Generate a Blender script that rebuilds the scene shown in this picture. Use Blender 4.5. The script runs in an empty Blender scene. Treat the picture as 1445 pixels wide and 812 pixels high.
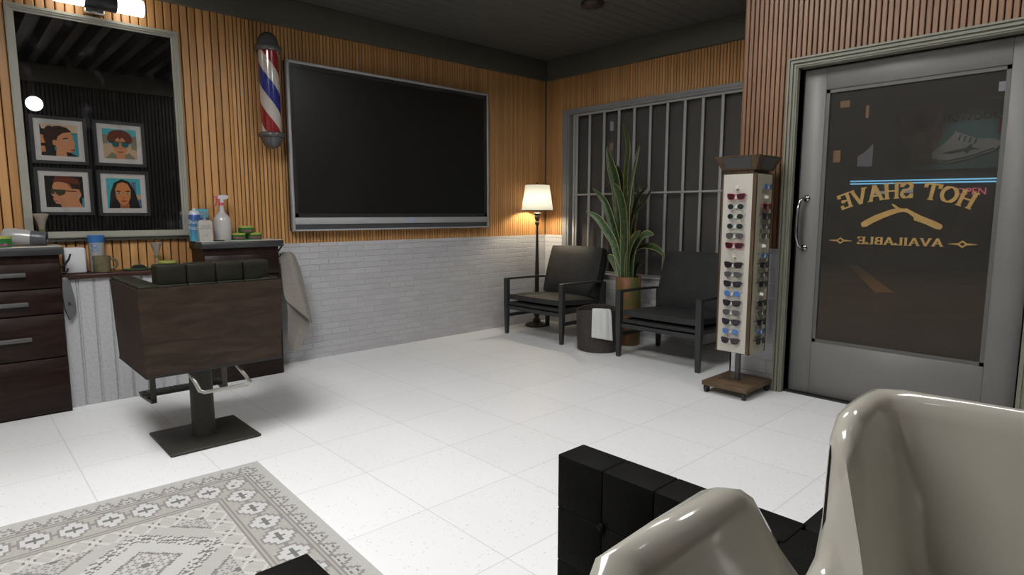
import bpy, bmesh, math, random
from mathutils import Vector, Matrix, noise
from math import sin, cos, pi, radians, sqrt
random.seed(7)
sc = bpy.context.scene
col = sc.collection

# ------------------------------------------------------------------ materials
MATS = {}
def mat(name, c, rough=.5, metal=0., var=0., vscale=20, bump=0., bscale=60, emit=0., ecol=None, spec=.5, coat=0., stretch=(1,1,1)):
    if name in MATS: return MATS[name]
    m = bpy.data.materials.new(name); m.use_nodes = True
    nt = m.node_tree; b = nt.nodes['Principled BSDF']
    b.inputs['Base Color'].default_value = (*c, 1)
    b.inputs['Roughness'].default_value = rough
    b.inputs['Metallic'].default_value = metal
    b.inputs['Specular IOR Level'].default_value = spec
    b.inputs['Coat Weight'].default_value = coat
    if emit:
        b.inputs['Emission Color'].default_value = (*(ecol or c), 1)
        b.inputs['Emission Strength'].default_value = emit
    if var or bump:
        tc = nt.nodes.new('ShaderNodeTexCoord'); mp = nt.nodes.new('ShaderNodeMapping')
        mp.inputs['Scale'].default_value = stretch
        nt.links.new(tc.outputs['Object'], mp.inputs[0])
    if var:
        n = nt.nodes.new('ShaderNodeTexNoise'); n.inputs['Scale'].default_value = vscale; n.inputs['Detail'].default_value = 5
        nt.links.new(mp.outputs[0], n.inputs['Vector'])
        r = nt.nodes.new('ShaderNodeValToRGB')
        r.color_ramp.elements[0].position = .3; r.color_ramp.elements[1].position = .7
        r.color_ramp.elements[0].color = (*[max(0, x*(1-var)) for x in c], 1)
        r.color_ramp.elements[1].color = (*[min(1, x*(1+var)) for x in c], 1)
        nt.links.new(n.outputs['Fac'], r.inputs[0]); nt.links.new(r.outputs[0], b.inputs['Base Color'])
    if bump:
        n = nt.nodes.new('ShaderNodeTexNoise'); n.inputs['Scale'].default_value = bscale; n.inputs['Detail'].default_value = 4
        nt.links.new(mp.outputs[0], n.inputs['Vector'])
        bp = nt.nodes.new('ShaderNodeBump'); bp.inputs['Strength'].default_value = bump; bp.inputs['Distance'].default_value = .01
        nt.links.new(n.outputs['Fac'], bp.inputs['Height']); nt.links.new(bp.outputs[0], b.inputs['Normal'])
    MATS[name] = m
    return m

def nodes_of(m): return m.node_tree.nodes, m.node_tree.links, m.node_tree.nodes['Principled BSDF']

def M_(nt, op, a, b=None, c=None):
    n = nt.nodes.new('ShaderNodeMath'); n.operation = op
    for i, v in enumerate((a, b, c)):
        if v is None: continue
        if isinstance(v, (int, float)): n.inputs[i].default_value = v
        else: nt.links.new(v, n.inputs[i])
    return n.outputs[0]

def mix_rgb(nt, f, a, b):
    n = nt.nodes.new('ShaderNodeMix'); n.data_type = 'RGBA'
    for i, v in ((0, f), (6, a), (7, b)):
        if isinstance(v, (int, float)): n.inputs[i].default_value = v
        elif isinstance(v, tuple): n.inputs[i].default_value = (*v, 1)
        else: nt.links.new(v, n.inputs[i])
    return n.outputs[2]

def slat_mat(name, axis, pitch, off, ca, cb, rough=.42):
    """wood for vertical slats: one tone per slat and a vertical grain"""
    m = mat(name, ca, rough); nt = m.node_tree; b = nt.nodes['Principled BSDF']
    g = nt.nodes.new('ShaderNodeNewGeometry'); s = nt.nodes.new('ShaderNodeSeparateXYZ')
    nt.links.new(g.outputs['Position'], s.inputs[0])
    a = s.outputs[axis]
    k = M_(nt, 'FLOOR', M_(nt, 'DIVIDE', M_(nt, 'SUBTRACT', a, off), pitch))
    w = nt.nodes.new('ShaderNodeTexWhiteNoise'); w.noise_dimensions = '1D'; nt.links.new(k, w.inputs['W'])
    mp = nt.nodes.new('ShaderNodeMapping'); mp.inputs['Scale'].default_value = (90, 90, 3.5)
    nt.links.new(g.outputs['Position'], mp.inputs[0])
    n = nt.nodes.new('ShaderNodeTexNoise'); n.inputs['Scale'].default_value = 1; n.inputs['Detail'].default_value = 6; n.inputs['Roughness'].default_value = .65
    nt.links.new(mp.outputs[0], n.inputs['Vector'])
    f = M_(nt, 'ADD', M_(nt, 'MULTIPLY', w.outputs['Value'], .45), M_(nt, 'MULTIPLY', M_(nt, 'SUBTRACT', n.outputs['Fac'], .25), .95))
    c = mix_rgb(nt, f, ca, cb); nt.links.new(c, b.inputs['Base Color'])
    bp = nt.nodes.new('ShaderNodeBump'); bp.inputs['Strength'].default_value = .25; bp.inputs['Distance'].default_value = .002
    nt.links.new(n.outputs['Fac'], bp.inputs['Height']); nt.links.new(bp.outputs[0], b.inputs['Normal'])
    return m

def wood_mat(name, ca, cb, rough=.45, scale=(2, 14, 30), wscale=1.6):
    m = mat(name, ca, rough, spec=.2); nt = m.node_tree; b = nt.nodes['Principled BSDF']
    tc = nt.nodes.new('ShaderNodeTexCoord'); mp = nt.nodes.new('ShaderNodeMapping'); mp.inputs['Scale'].default_value = scale
    nt.links.new(tc.outputs['Object'], mp.inputs[0])
    n = nt.nodes.new('ShaderNodeTexNoise'); n.inputs['Scale'].default_value = wscale; n.inputs['Detail'].default_value = 8; n.inputs['Distortion'].default_value = .8
    nt.links.new(mp.outputs[0], n.inputs['Vector'])
    r = nt.nodes.new('ShaderNodeValToRGB'); r.color_ramp.elements[0].position = .32; r.color_ramp.elements[1].position = .68
    r.color_ramp.elements[0].color = (*ca, 1); r.color_ramp.elements[1].color = (*cb, 1)
    nt.links.new(n.outputs['Fac'], r.inputs[0]); nt.links.new(r.outputs[0], b.inputs['Base Color'])
    return m

def brick_mat(name, axis, bw, bh, offu, offv, c1, c2, cm, bump=.6, mortar=.004, rough=.45):
    m = mat(name, c1, rough); nt = m.node_tree; b = nt.nodes['Principled BSDF']
    g = nt.nodes.new('ShaderNodeNewGeometry'); s = nt.nodes.new('ShaderNodeSeparateXYZ'); nt.links.new(g.outputs['Position'], s.inputs[0])
    cmb = nt.nodes.new('ShaderNodeCombineXYZ')
    nt.links.new(M_(nt, 'SUBTRACT', s.outputs[axis], offu), cmb.inputs[0]); nt.links.new(M_(nt, 'SUBTRACT', s.outputs[2], offv), cmb.inputs[1])
    br = nt.nodes.new('ShaderNodeTexBrick'); br.offset = .5
    nt.links.new(cmb.outputs[0], br.inputs['Vector'])
    br.inputs['Scale'].default_value = 1; br.inputs['Brick Width'].default_value = bw; br.inputs['Row Height'].default_value = bh
    br.inputs['Mortar Size'].default_value = mortar; br.inputs['Mortar Smooth'].default_value = .6
    br.inputs['Color1'].default_value = (*c1, 1); br.inputs['Color2'].default_value = (*c2, 1); br.inputs['Mortar'].default_value = (*cm, 1)
    nt.links.new(br.outputs['Color'], b.inputs['Base Color'])
    n = nt.nodes.new('ShaderNodeTexNoise'); n.inputs['Scale'].default_value = 45; n.inputs['Detail'].default_value = 4
    nt.links.new(g.outputs['Position'], n.inputs['Vector'])
    h = M_(nt, 'ADD', M_(nt, 'SUBTRACT', 1, br.outputs['Fac']), M_(nt, 'MULTIPLY', n.outputs['Fac'], .35))
    bp = nt.nodes.new('ShaderNodeBump'); bp.inputs['Strength'].default_value = bump; bp.inputs['Distance'].default_value = .006
    nt.links.new(h, bp.inputs['Height']); nt.links.new(bp.outputs[0], b.inputs['Normal'])
    return m

# ------------------------------------------------------------------ mesh builder
class MB:
    def __init__(s): s.bm = bmesh.new(); s.mi = 0; s.sm = False
    def _fin(s, faces):
        for f in faces: f.material_index = s.mi; f.smooth = s.sm
    def face(s, pts):
        f = s.bm.faces.new([s.bm.verts.new(p) for p in pts]); s._fin([f]); return f
    def box(s, x0, x1, y0, y1, z0, z1, bev=0., seg=2, M=None):
        before = set(s.bm.verts) if M is not None or bev else None
        r = bmesh.ops.create_cube(s.bm, size=1)
        vs = r['verts']
        for v in vs: v.co = Vector(((x0+x1)/2+v.co.x*(x1-x0), (y0+y1)/2+v.co.y*(y1-y0), (z0+z1)/2+v.co.z*(z1-z0)))
        fs = set(f for v in vs for f in v.link_faces)
        if bev:
            es = set(e for v in vs for e in v.link_edges)
            rr = bmesh.ops.bevel(s.bm, geom=list(es), offset=min(bev, .49*min(abs(x1-x0), abs(y1-y0), abs(z1-z0))), segments=seg, profile=.5, affect='EDGES')
            vs = [v for v in s.bm.verts if v not in before]; fs = set(f for v in vs for f in v.link_faces)
            for f in fs: f.smooth = True
            for f in fs: f.material_index = s.mi
        else: s._fin(fs)
        if M is not None:
            for v in vs: v.co = M @ v.co
        return s
    def ring_loft(s, rings, cap0=True, cap1=True, closed=True):
        R = [[s.bm.verts.new(p) for p in r] for r in rings]
        n = len(R[0])
        for a, b in zip(R, R[1:]):
            for i in range(n if closed else n-1):
                j = (i+1) % n
                try: s._fin([s.bm.faces.new((a[i], a[j], b[j], b[i]))])
                except ValueError: pass
        if cap0 and closed: s._fin([s.bm.faces.new(R[0][::-1])])
        if cap1 and closed: s._fin([s.bm.faces.new(R[-1])])
        return s
    def lathe(s, prof, c=(0, 0, 0), n=24, axis='z', cap0=True, cap1=True):
        rings = []
        for r, h in prof:
            r = max(r, 1e-4); ring = []
            for i in range(n):
                a = 2*pi*i/n; u, v = r*cos(a), r*sin(a)
                p = {'z': (u, v, h), 'x': (h, u, v), 'y': (v, h, u)}[axis]
                ring.append((c[0]+p[0], c[1]+p[1], c[2]+p[2]))
            rings.append(ring)
        return s.ring_loft(rings, cap0, cap1)
    def tube(s, pts, r, n=10, closed=False, flat=None):
        pts = [Vector(p) for p in pts]; rings = []; N = len(pts); up = None
        for i, p in enumerate(pts):
            if closed: d = pts[(i+1) % N]-pts[i-1]
            else: d = pts[min(i+1, N-1)]-pts[max(i-1, 0)]
            d.normalize()
            if up is None:
                up = Vector((0, 0, 1)) if abs(d.z) < .9 else Vector((1, 0, 0))
            a = d.cross(up).normalized(); b = a.cross(d).normalized(); up = b
            rr = r[i] if isinstance(r, (list, tuple)) else r
            ra, rb = (rr, rr) if flat is None else (rr, rr*flat)
            rings.append([p+a*ra*cos(2*pi*k/n)+b*rb*sin(2*pi*k/n) for k in range(n)])
        if closed: rings.append(rings[0])
        s.ring_loft(rings, not closed, not closed)
        if closed: bmesh.ops.remove_doubles(s.bm, verts=s.bm.verts, dist=1e-6)
        return s
    def bar(s, a, b, w, h, up=(0, 0, 1)):
        a, b = Vector(a), Vector(b); d = (b-a).normalized(); u = Vector(up)
        if abs(d.dot(u)) > .95: u = Vector((1, 0, 0))
        r = d.cross(u).normalized()*w/2; u = r.cross(d).normalized()*h/2
        s.ring_loft([[p-r-u, p+r-u, p+r+u, p-r+u] for p in (a, b)]); return s
    def prism(s, poly, fn, d0, d1):
        """poly of 2D points; fn(u,v,d) -> 3D; extruded between d0 and d1"""
        s.ring_loft([[fn(u, v, d) for u, v in poly] for d in (d0, d1)]); return s
    def recalc(s): bmesh.ops.recalc_face_normals(s.bm, faces=s.bm.faces); return s

def wloc(o):
    v = Vector((0, 0, 0))
    while o: v += o.location; o = o.parent
    return v

def obj(name, mb, mats, parent=None, base=None, smooth_angle=None, keep=False):
    if not isinstance(mats, (list, tuple)): mats = [mats]
    if not keep: mb.recalc()
    me = bpy.data.meshes.new(name)
    vs = mb.bm.verts
    if parent is None and base is None:
        xs = [v.co.x for v in vs]; ys = [v.co.y for v in vs]; zs = [v.co.z for v in vs]
        base = ((min(xs)+max(xs))/2, (min(ys)+max(ys))/2, min(zs))
    off = wloc(parent) if parent else Vector(base)
    for v in vs: v.co -= off
    mb.bm.to_mesh(me); mb.bm.free()
    for m in mats: me.materials.append(m)
    o = bpy.data.objects.new(name, me); col.objects.link(o)
    if parent: o.parent = parent
    else: o.location = off
    if smooth_angle is not None:
        try: me.set_sharp_from_angle(angle=radians(smooth_angle))
        except Exception: pass
    return o

def tag(o, label, cat, group=None):
    o['label'] = label; o['category'] = cat
    if group: o['group'] = group
    return o
def thing(name, label, cat, loc, group=None, rz=0):
    o = bpy.data.objects.new(name, None); col.objects.link(o); o.location = loc; o.rotation_euler = (0, 0, rz)
    o.empty_display_size = .05
    return tag(o, label, cat, group)
def struct(name, mb, m, parent=None, **k):
    o = obj(name, mb, m, parent, **k)
    if parent is None: o['kind'] = 'structure'
    return o
def box1(*a, **k): return MB().box(*a, **k)
def copy_tree(o, parent=None):
    c = o.copy(); col.objects.link(c); c.parent = parent
    for ch in list(o.children): copy_tree(ch, c)
    return c

def text_mesh(s, size, fn, extrude=.001, bold=0.0, align='CENTER', space=1.0):
    """returns an MB with the lettering; fn(u,v,d)->3D maps the flat text"""
    cu = bpy.data.curves.new('t', 'FONT'); cu.body = s; cu.size = size; cu.align_x = align; cu.extrude = 0
    cu.offset = bold; cu.space_character = space; cu.resolution_u = 3
    o = bpy.data.objects.new('t', cu); col.objects.link(o)
    bpy.context.view_layer.update()
    dg = bpy.context.evaluated_depsgraph_get()
    me = bpy.data.meshes.new_from_object(o.evaluated_get(dg))
    bpy.data.objects.remove(o)
    mb = MB(); mb.bm.from_mesh(me); bpy.data.meshes.remove(me)
    r = bmesh.ops.extrude_face_region(mb.bm, geom=mb.bm.faces[:])
    ev = set(g for g in r['geom'] if isinstance(g, bmesh.types.BMVert))
    for v in mb.bm.verts:
        v.co = Vector(fn(v.co.x, v.co.y, extrude if v in ev else 0))
    return mb

# slab-serif letters as strokes on a unit-high box (for the lettering on the door glass)
def arc(cx, cy, rx, ry, a0, a1, n=9): return [(cx+rx*cos(radians(a0+(a1-a0)*i/n)), cy+ry*sin(radians(a0+(a1-a0)*i/n))) for i in range(n+1)]
SER = .13
def L_(w, strokes, serifs): return dict(w=w, st=strokes, se=serifs)
FONT = {
 'H': L_(.85, [[(.17, 0), (.17, 1)], [(.68, 0), (.68, 1)], [(.17, .5), (.68, .5)]], [(.17, 0), (.17, 1), (.68, 0), (.68, 1)]),
 'O': L_(.9, [arc(.45, .5, .34, .43, 0, 360, 22)], []),
 'T': L_(.8, [[(.4, 0), (.4, 1)], [(.06, .95), (.74, .95)], [(.07, 1), (.07, .72)], [(.73, 1), (.73, .72)]], [(.4, 0)]),
 'S': L_(.72, [arc(.36, .745, .22, .20, 25, 270, 14)+arc(.36, .275, .24, .225, 90, -155, 14), [(.6, .98), (.6, .7)], [(.11, .02), (.11, .3)]], []),
 'A': L_(.9, [[(.12, 0), (.45, 1)], [(.45, 1), (.78, 0)], [(.24, .33), (.66, .33)]], [(.12, 0), (.78, 0)]),
 'V': L_(.9, [[(.12, 1), (.45, 0)], [(.45, 0), (.78, 1)]], [(.12, 1), (.78, 1)]),
 'E': L_(.76, [[(.17, 0), (.17, 1)], [(.08, .95), (.66, .95)], [(.08, .05), (.66, .05)], [(.17, .5), (.5, .5)], [(.64, 1), (.64, .74)], [(.64, 0), (.64, .26)], [(.5, .6), (.5, .4)]], [(.17, 0), (.17, 1)]),
 'I': L_(.42, [[(.21, 0), (.21, 1)]], [(.21, 0), (.21, 1)]),
 'L': L_(.72, [[(.17, 0), (.17, 1)], [(.08, .05), (.62, .05)], [(.62, 0), (.62, .28)]], [(.17, 1)]),
 'B': L_(.8, [[(.17, 0), (.17, 1)], [(.17, .95)]+arc(.4, .73, .22, .22, 90, -90, 8)+[(.17, .51)], [(.17, .5)]+arc(.42, .27, .24, .22, 90, -90, 8)+[(.17, .05)]], []),
}
def letter(mb, ch, fn, sw=.15, d=.0012):
    L = FONT[ch]; cnt = [0]
    def quad(a, b, w):
        dx, dy = b[0]-a[0], b[1]-a[1]; l = sqrt(dx*dx+dy*dy) or 1; nx, ny = -dy/l*w/2, dx/l*w/2
        mb.prism([(a[0]+nx, a[1]+ny), (a[0]-nx, a[1]-ny), (b[0]-nx, b[1]-ny), (b[0]+nx, b[1]+ny)], fn, 0, d+.00004*cnt[0]); cnt[0] += 1
    for st in L['st']:
        for i, (a, b) in enumerate(zip(st, st[1:])):
            dx, dy = b[0]-a[0], b[1]-a[1]; l = sqrt(dx*dx+dy*dy) or 1
            thin = sw*(.55 if abs(dy) < abs(dx)*.5 else 1)
            if len(st) > 3: e = .02; a = (a[0]-dx/l*e, a[1]-dy/l*e); b = (b[0]+dx/l*e, b[1]+dy/l*e)
            quad(a, b, thin)
    for (x, y) in L['se']:
        yy = y+(.035 if y < .5 else -.035)
        quad((x-.15, yy), (x+.15, yy), .075)

# ------------------------------------------------------------------ camera
cam = bpy.data.cameras.new('camera'); co = bpy.data.objects.new('camera', cam); col.objects.link(co)
YAW, PIT = radians(47.0163), radians(-6.977)
fw = Vector((cos(YAW)*cos(PIT), sin(YAW)*cos(PIT), sin(PIT))); rt = Vector((sin(YAW), -cos(YAW), 0)); up = rt.cross(fw)
co.matrix_world = Matrix(((rt.x, up.x, -fw.x, -5.121), (rt.y, up.y, -fw.y, -4.93), (rt.z, up.z, -fw.z, 1.25), (0, 0, 0, 1)))
cam.sensor_width = 36; cam.lens = 861.16/1445*36; cam.clip_start = .02; cam.clip_end = 100
sc.camera = co

# ------------------------------------------------------------------ common materials
OR_A, OR_B = (.34, .165, .055), (.70, .38, .15)
m_slat_b = slat_mat('oak_slats_narrow', 0, .03, 0, OR_A, OR_B)
m_slat_w = slat_mat('oak_slats_wide', 0, .0515, -3.755, OR_A, OR_B)
m_slat_r = slat_mat('oak_slats_side', 1, .031, 0, OR_A, OR_B)
m_slat_d = slat_mat('oak_slats_door_wall', 1, .033, -2.78, (.16, .08, .043), (.31, .175, .103))
m_slat_dark = slat_mat('dark_slats', 0, .05, 0, (.005, .0035, .003), (.011, .008, .006), .6)
m_groove = mat('slat_groove', (.085, .038, .016), .8)
m_brick_b = brick_mat('white_brick_back', 0, .1715, .0515, -2.862, .0375, (.50, .50, .515), (.44, .44, .455), (.56, .56, .56), 1., .005)
m_brick_r = brick_mat('white_brick_side', 1, .1715, .0515, 0, .0375, (.62, .62, .63), (.56, .56, .575), (.60, .60, .60), 1., .005)
m_brick_p = brick_mat('grey_block_door_wall', 1, .225, .1095, -2.929, .1, (.58, .58, .61), (.50, .50, .54), (.68, .68, .69), 1., .007)
m_plaster = mat('dark_olive_plaster', (.085, .083, .066), .7, var=.08, vscale=3)
m_ceil = mat('dark_ceiling', (.085, .085, .077), .6, var=.1, vscale=2)
m_trim = mat('sage_trim', (.30, .295, .25), .5, var=.06, vscale=8)
m_black = mat('black', (.012, .012, .012), .5)
m_chrome = mat('chrome', (.75, .75, .76), .18, 1.)
m_steel = mat('dark_steel', (.115, .115, .112), .38, .7)

# ------------------------------------------------------------------ floor
def floor_mat():
    m = mat('terrazzo_tile', (.8, .8, .8), .28); nt = m.node_tree; b = nt.nodes['Principled BSDF']
    g = nt.nodes.new('ShaderNodeNewGeometry'); s = nt.nodes.new('ShaderNodeSeparateXYZ'); nt.links.new(g.outputs['Position'], s.inputs[0])
    def joint(o, off):
        f = M_(nt, 'FRACT', M_(nt, 'ADD', M_(nt, 'DIVIDE', M_(nt, 'SUBTRACT', o, off), .505), 100))
        e = M_(nt, 'MINIMUM', f, M_(nt, 'SUBTRACT', 1, f))
        return M_(nt, 'LESS_THAN', e, .0045)
    j = M_(nt, 'MAXIMUM', joint(s.outputs[0], -2.70), joint(s.outputs[1], -1.372))
    ix = M_(nt, 'FLOOR', M_(nt, 'DIVIDE', M_(nt, 'SUBTRACT', s.outputs[0], -2.70), .505)); iy = M_(nt, 'FLOOR', M_(nt, 'DIVIDE', M_(nt, 'SUBTRACT', s.outputs[1], -1.372), .505))
    cmb = nt.nodes.new('ShaderNodeCombineXYZ'); nt.links.new(ix, cmb.inputs[0]); nt.links.new(iy, cmb.inputs[1])
    w = nt.nodes.new('ShaderNodeTexWhiteNoise'); w.noise_dimensions = '3D'; nt.links.new(cmb.outputs[0], w.inputs['Vector'])
    n = nt.nodes.new('ShaderNodeTexNoise'); n.inputs['Scale'].default_value = 1.6; n.inputs['Detail'].default_value = 3
    nt.links.new(g.outputs['Position'], n.inputs['Vector'])
    v = nt.nodes.new('ShaderNodeTexVoronoi'); v.inputs['Scale'].default_value = 42; nt.links.new(g.outputs['Position'], v.inputs['Vector'])
    n2 = nt.nodes.new('ShaderNodeTexNoise'); n2.inputs['Scale'].default_value = 90; n2.inputs['Detail'].default_value = 2
    nt.links.new(g.outputs['Position'], n2.inputs['Vector'])
    sp = M_(nt, 'MULTIPLY', M_(nt, 'LESS_THAN', v.outputs['Distance'], .17), M_(nt, 'GREATER_THAN', n2.outputs['Fac'], .5))
    base = mix_rgb(nt, M_(nt, 'ADD', M_(nt, 'MULTIPLY', w.outputs['Value'], .35), M_(nt, 'MULTIPLY', n.outputs['Fac'], .6)), (.78, .785, .79), (.86, .865, .87))
    c = mix_rgb(nt, M_(nt, 'MULTIPLY', sp, .55), base, (.42, .42, .42))
    c = mix_rgb(nt, M_(nt, 'MULTIPLY', j, .55), c, (.48, .48, .47))
    nt.links.new(c, b.inputs['Base Color'])
    r = M_(nt, 'ADD', .30, M_(nt, 'MULTIPLY', n.outputs['Fac'], .2)); nt.links.new(r, b.inputs['Roughness'])
    bp = nt.nodes.new('ShaderNodeBump'); bp.inputs['Strength'].default_value = .3; bp.inputs['Distance'].default_value = .003
    nt.links.new(M_(nt, 'SUBTRACT', 1, j), bp.inputs['Height']); nt.links.new(bp.outputs[0], b.inputs['Normal'])
    return m
struct('floor', box1(-7, .1, -6, 0, -.1, 0), floor_mat())

# ------------------------------------------------------------------ slat cladding geometry
def slats(mb, p0, p1, off, pitch, fn, z0, z1, depth=.008, gap=.16):
    """vertical slats between coordinates p0<p1 ; fn(a,d,z): a along wall, d out of the wall"""
    k = math.floor((p0-off)/pitch)
    prof = []
    while off+k*pitch < p1:
        a = off+k*pitch
        for t, d in ((0, 0), (gap*.5, 0), (gap*.5+.06, depth*.8), (gap*.5+.16, depth), (1-gap*.5-.16, depth), (1-gap*.5-.06, depth*.8), (1-gap*.5, 0)):
            x = a+t*pitch
            if p0 <= x <= p1: prof.append((x, d))
        k += 1
    prof = [(p0, 0)]+prof+[(p1, 0)]
    vb = [(mb.bm.verts.new(fn(a, d, z0)), mb.bm.verts.new(fn(a, d, z1)), d) for a, d in prof]
    for (a0, a1, d0), (b0, b1, d1) in zip(vb, vb[1:]):
        f = mb.bm.faces.new((a0, b0, b1, a1)); f.material_index = 1 if (d0 == 0 and d1 == 0) else 0
    return mb

WZ = 2.93
# back wall (television wall)
wb = struct('wall_back', box1(-7, .15, .012, .15, -.1, 3.6), m_plaster)
o = slats(MB(), -3.42, 0, 0, .03, lambda a, d, z: (a, .012-d, z), 1.0, 2.72)
obj('narrow_slat_cladding', o, [m_slat_b, m_groove], wb, keep=True)
o = slats(MB(), -7, -3.42, -3.755, .0515, lambda a, d, z: (a, .012-d, z), .82, 2.72, gap=.09)
obj('wide_slat_cladding', o, [m_slat_w, m_groove], wb, keep=True)
obj('brick_wainscot', box1(-3.6, 0, 0, .012, 0, 1.0), m_brick_b, wb)
# beadboard under the shelf
mb = MB()
prof = []
k = 0
x = -4.598
while x < -3.86:
    prof += [(x, .006), (x+.004, 0), (x+.075, 0), (x+.079, .006), (x+.082, 0), (x+.086, .006)]
    x += .09
vb = [(mb.bm.verts.new((a, -.205+d, 0)), mb.bm.verts.new((a, -.205+d, .835))) for a, d in prof]
for (a0, a1), (b0, b1) in zip(vb, vb[1:]): mb.bm.faces.new((a0, b0, b1, a1))
mb.box(-4.598, -3.78, -.19, -.002, 0, .83)
bb_ = obj('trim_5', mb, mat('grey_white_beadboard', (.40, .405, .42), .6, var=.10, vscale=60), None, keep=True)

bb_['kind'] = 'structure'
# right wall (window wall), x = 0
WY0, WY1, WZ0, WZ1 = -.30, -2.70, .62, 2.345
mb = MB()
mb.box(0.012, .15, -.3, .15, -.1, 3.6); mb.box(.012, .15, -2.9, WY1, -.1, 3.6)
mb.box(.012, .15, WY1, -.3, -.1, WZ0); mb.box(.012, .15, WY1, -.3, WZ1, 3.6)
wr = struct('wall_right', mb, m_plaster)
mb = MB()
slats(mb, -2.79, 0, 0, .031, lambda a, d, z: (.012-d, a, z), 2.366, 2.72)
slats(mb, -.272, 0, 0, .031, lambda a, d, z: (.012-d, a, z), 1.0, 2.366)
obj('slat_cladding', mb, [m_slat_r, m_groove], wr, keep=True)
mb = box1(0, .012, -.272, 0, 0, 1.0); mb.box(0, .012, -2.79, -.272, 0, .607)
obj('brick_wainscot', mb, m_brick_r, wr)
# ledge under window
obj('window_ledge', box1(-.022, .012, -2.79, -.272, .597, .612, bev=.003), mat('grey_ledge', (.40, .40, .41), .6), wr)

# door wall at x = -.88, return wall at y=-2.78
DX = -.88
mb = MB()
mb.box(DX+.012, DX+.16, -3.17, -2.782, -.1, 3.6); mb.box(DX+.012, DX+.16, -6.05, -4.44, -.1, 3.6); mb.box(DX+.012, DX+.16, -4.44, -3.17, 2.2, 3.6)
mb.box(DX+.012, .15, -2.9, -2.782, -.1, 3.6)
wd = struct('wall_door', mb, m_plaster)
mb = MB()
slats(mb, -3.112, -2.775, -2.775, .033, lambda a, d, z: (DX+.012-d, a, z), 1.0, 3.5)
slats(mb, -4.47, -3.112, -2.775, .033, lambda a, d, z: (DX+.012-d, a, z), 2.26, 3.5)
slats(mb, -6.0, -4.47, -2.775, .033, lambda a, d, z: (DX+.012-d, a, z), 1.0, 3.5)
slats(mb, DX, 0, DX, .033, lambda a, d, z: (a, -2.782+d, z), 1.0, 2.93)
obj('slat_cladding', mb, [m_slat_d, m_groove], wd, keep=True)
mb = box1(DX, DX+.012, -3.112, -2.77, 0, 1.0); mb.box(DX, DX+.012, -6, -4.5, 0, 1.0); mb.box(DX, 0, -2.782, -2.77, 0, 1.0)
obj('block_wainscot', mb, m_brick_p, wd)

# front wall (behind the camera, seen in the mirror) and left wall
wf = struct('wall_front', box1(-7.1, DX+.15, -6.15, -6.0, -.1, 3.6), mat('front_wall_plaster', (.035, .033, .028), .7))
o = slats(MB(), -7, DX, 0, .05, lambda a, d, z: (a, -6.0+d, z), 0, 3.05)
obj('dark_slat_cladding', o, [m_slat_dark, m_black], wf)
wl = struct('wall_left', box1(-7.15, -7, -6.15, .15, -.1, 3.6), mat('left_wall_plaster', (.30, .27, .22), .7))
struct('trim_1', box1(-7, 0, -.035, .012, 2.715, 2.93, bev=.004), m_plaster)
struct('trim_2', box1(-.035, .012, -2.782, -.035, 2.715, 2.93, bev=.004), m_plaster)
struct('trim_3', box1(-7, DX, -6.0, -5.93, 3.05, 3.29), mat('pale_cornice', (.055, .05, .038), .7))

# ceiling: low plank ceiling near the walls, ribbed metal deck further in
mb = MB()
y = -.0
mb.box(-7, .15, -1.8, .15, 2.936, 2.98); mb.box(-1.3, .15, -2.9, -1.8, 2.936, 2.98)
yy = .012
while yy > -2.9:
    y1 = yy-.118; x0 = -7 if y1 > -1.8 else -1.3
    y1c = y1
    mb.box(x0, .012, y1c, yy, 2.93, 2.937); yy -= .122
cl = struct('ceiling', mb, m_ceil)
mb = MB()
m_deck = mat('ribbed_deck_brown', (.016, .012, .010), .55)
x = -7; pr = []
while x < .15:
    pr += [(x, 3.29), (x+.085, 3.29), (x+.125, 3.42), (x+.185, 3.42)]; x += .225
vb = [(mb.bm.verts.new((a, -6.0, z)), mb.bm.verts.new((a, -1.8, z))) for a, z in pr]
for i, ((a0, a1), (b0, b1)) in enumerate(zip(vb, vb[1:])):
    f = mb.bm.faces.new((a0, b0, b1, a1))
mb.box(-7, .15, -6.1, -1.8, 3.43, 3.5); mb.box(-7, -1.3, -1.8, -1.77, 2.93, 3.45); mb.box(-1.3, -1.27, -2.9, -1.8, 2.93, 3.45); mb.box(-1.3, .1, -2.93, -2.9, 2.93, 3.45)
obj('ribbed_deck', mb, m_deck, cl, keep=True)

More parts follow.
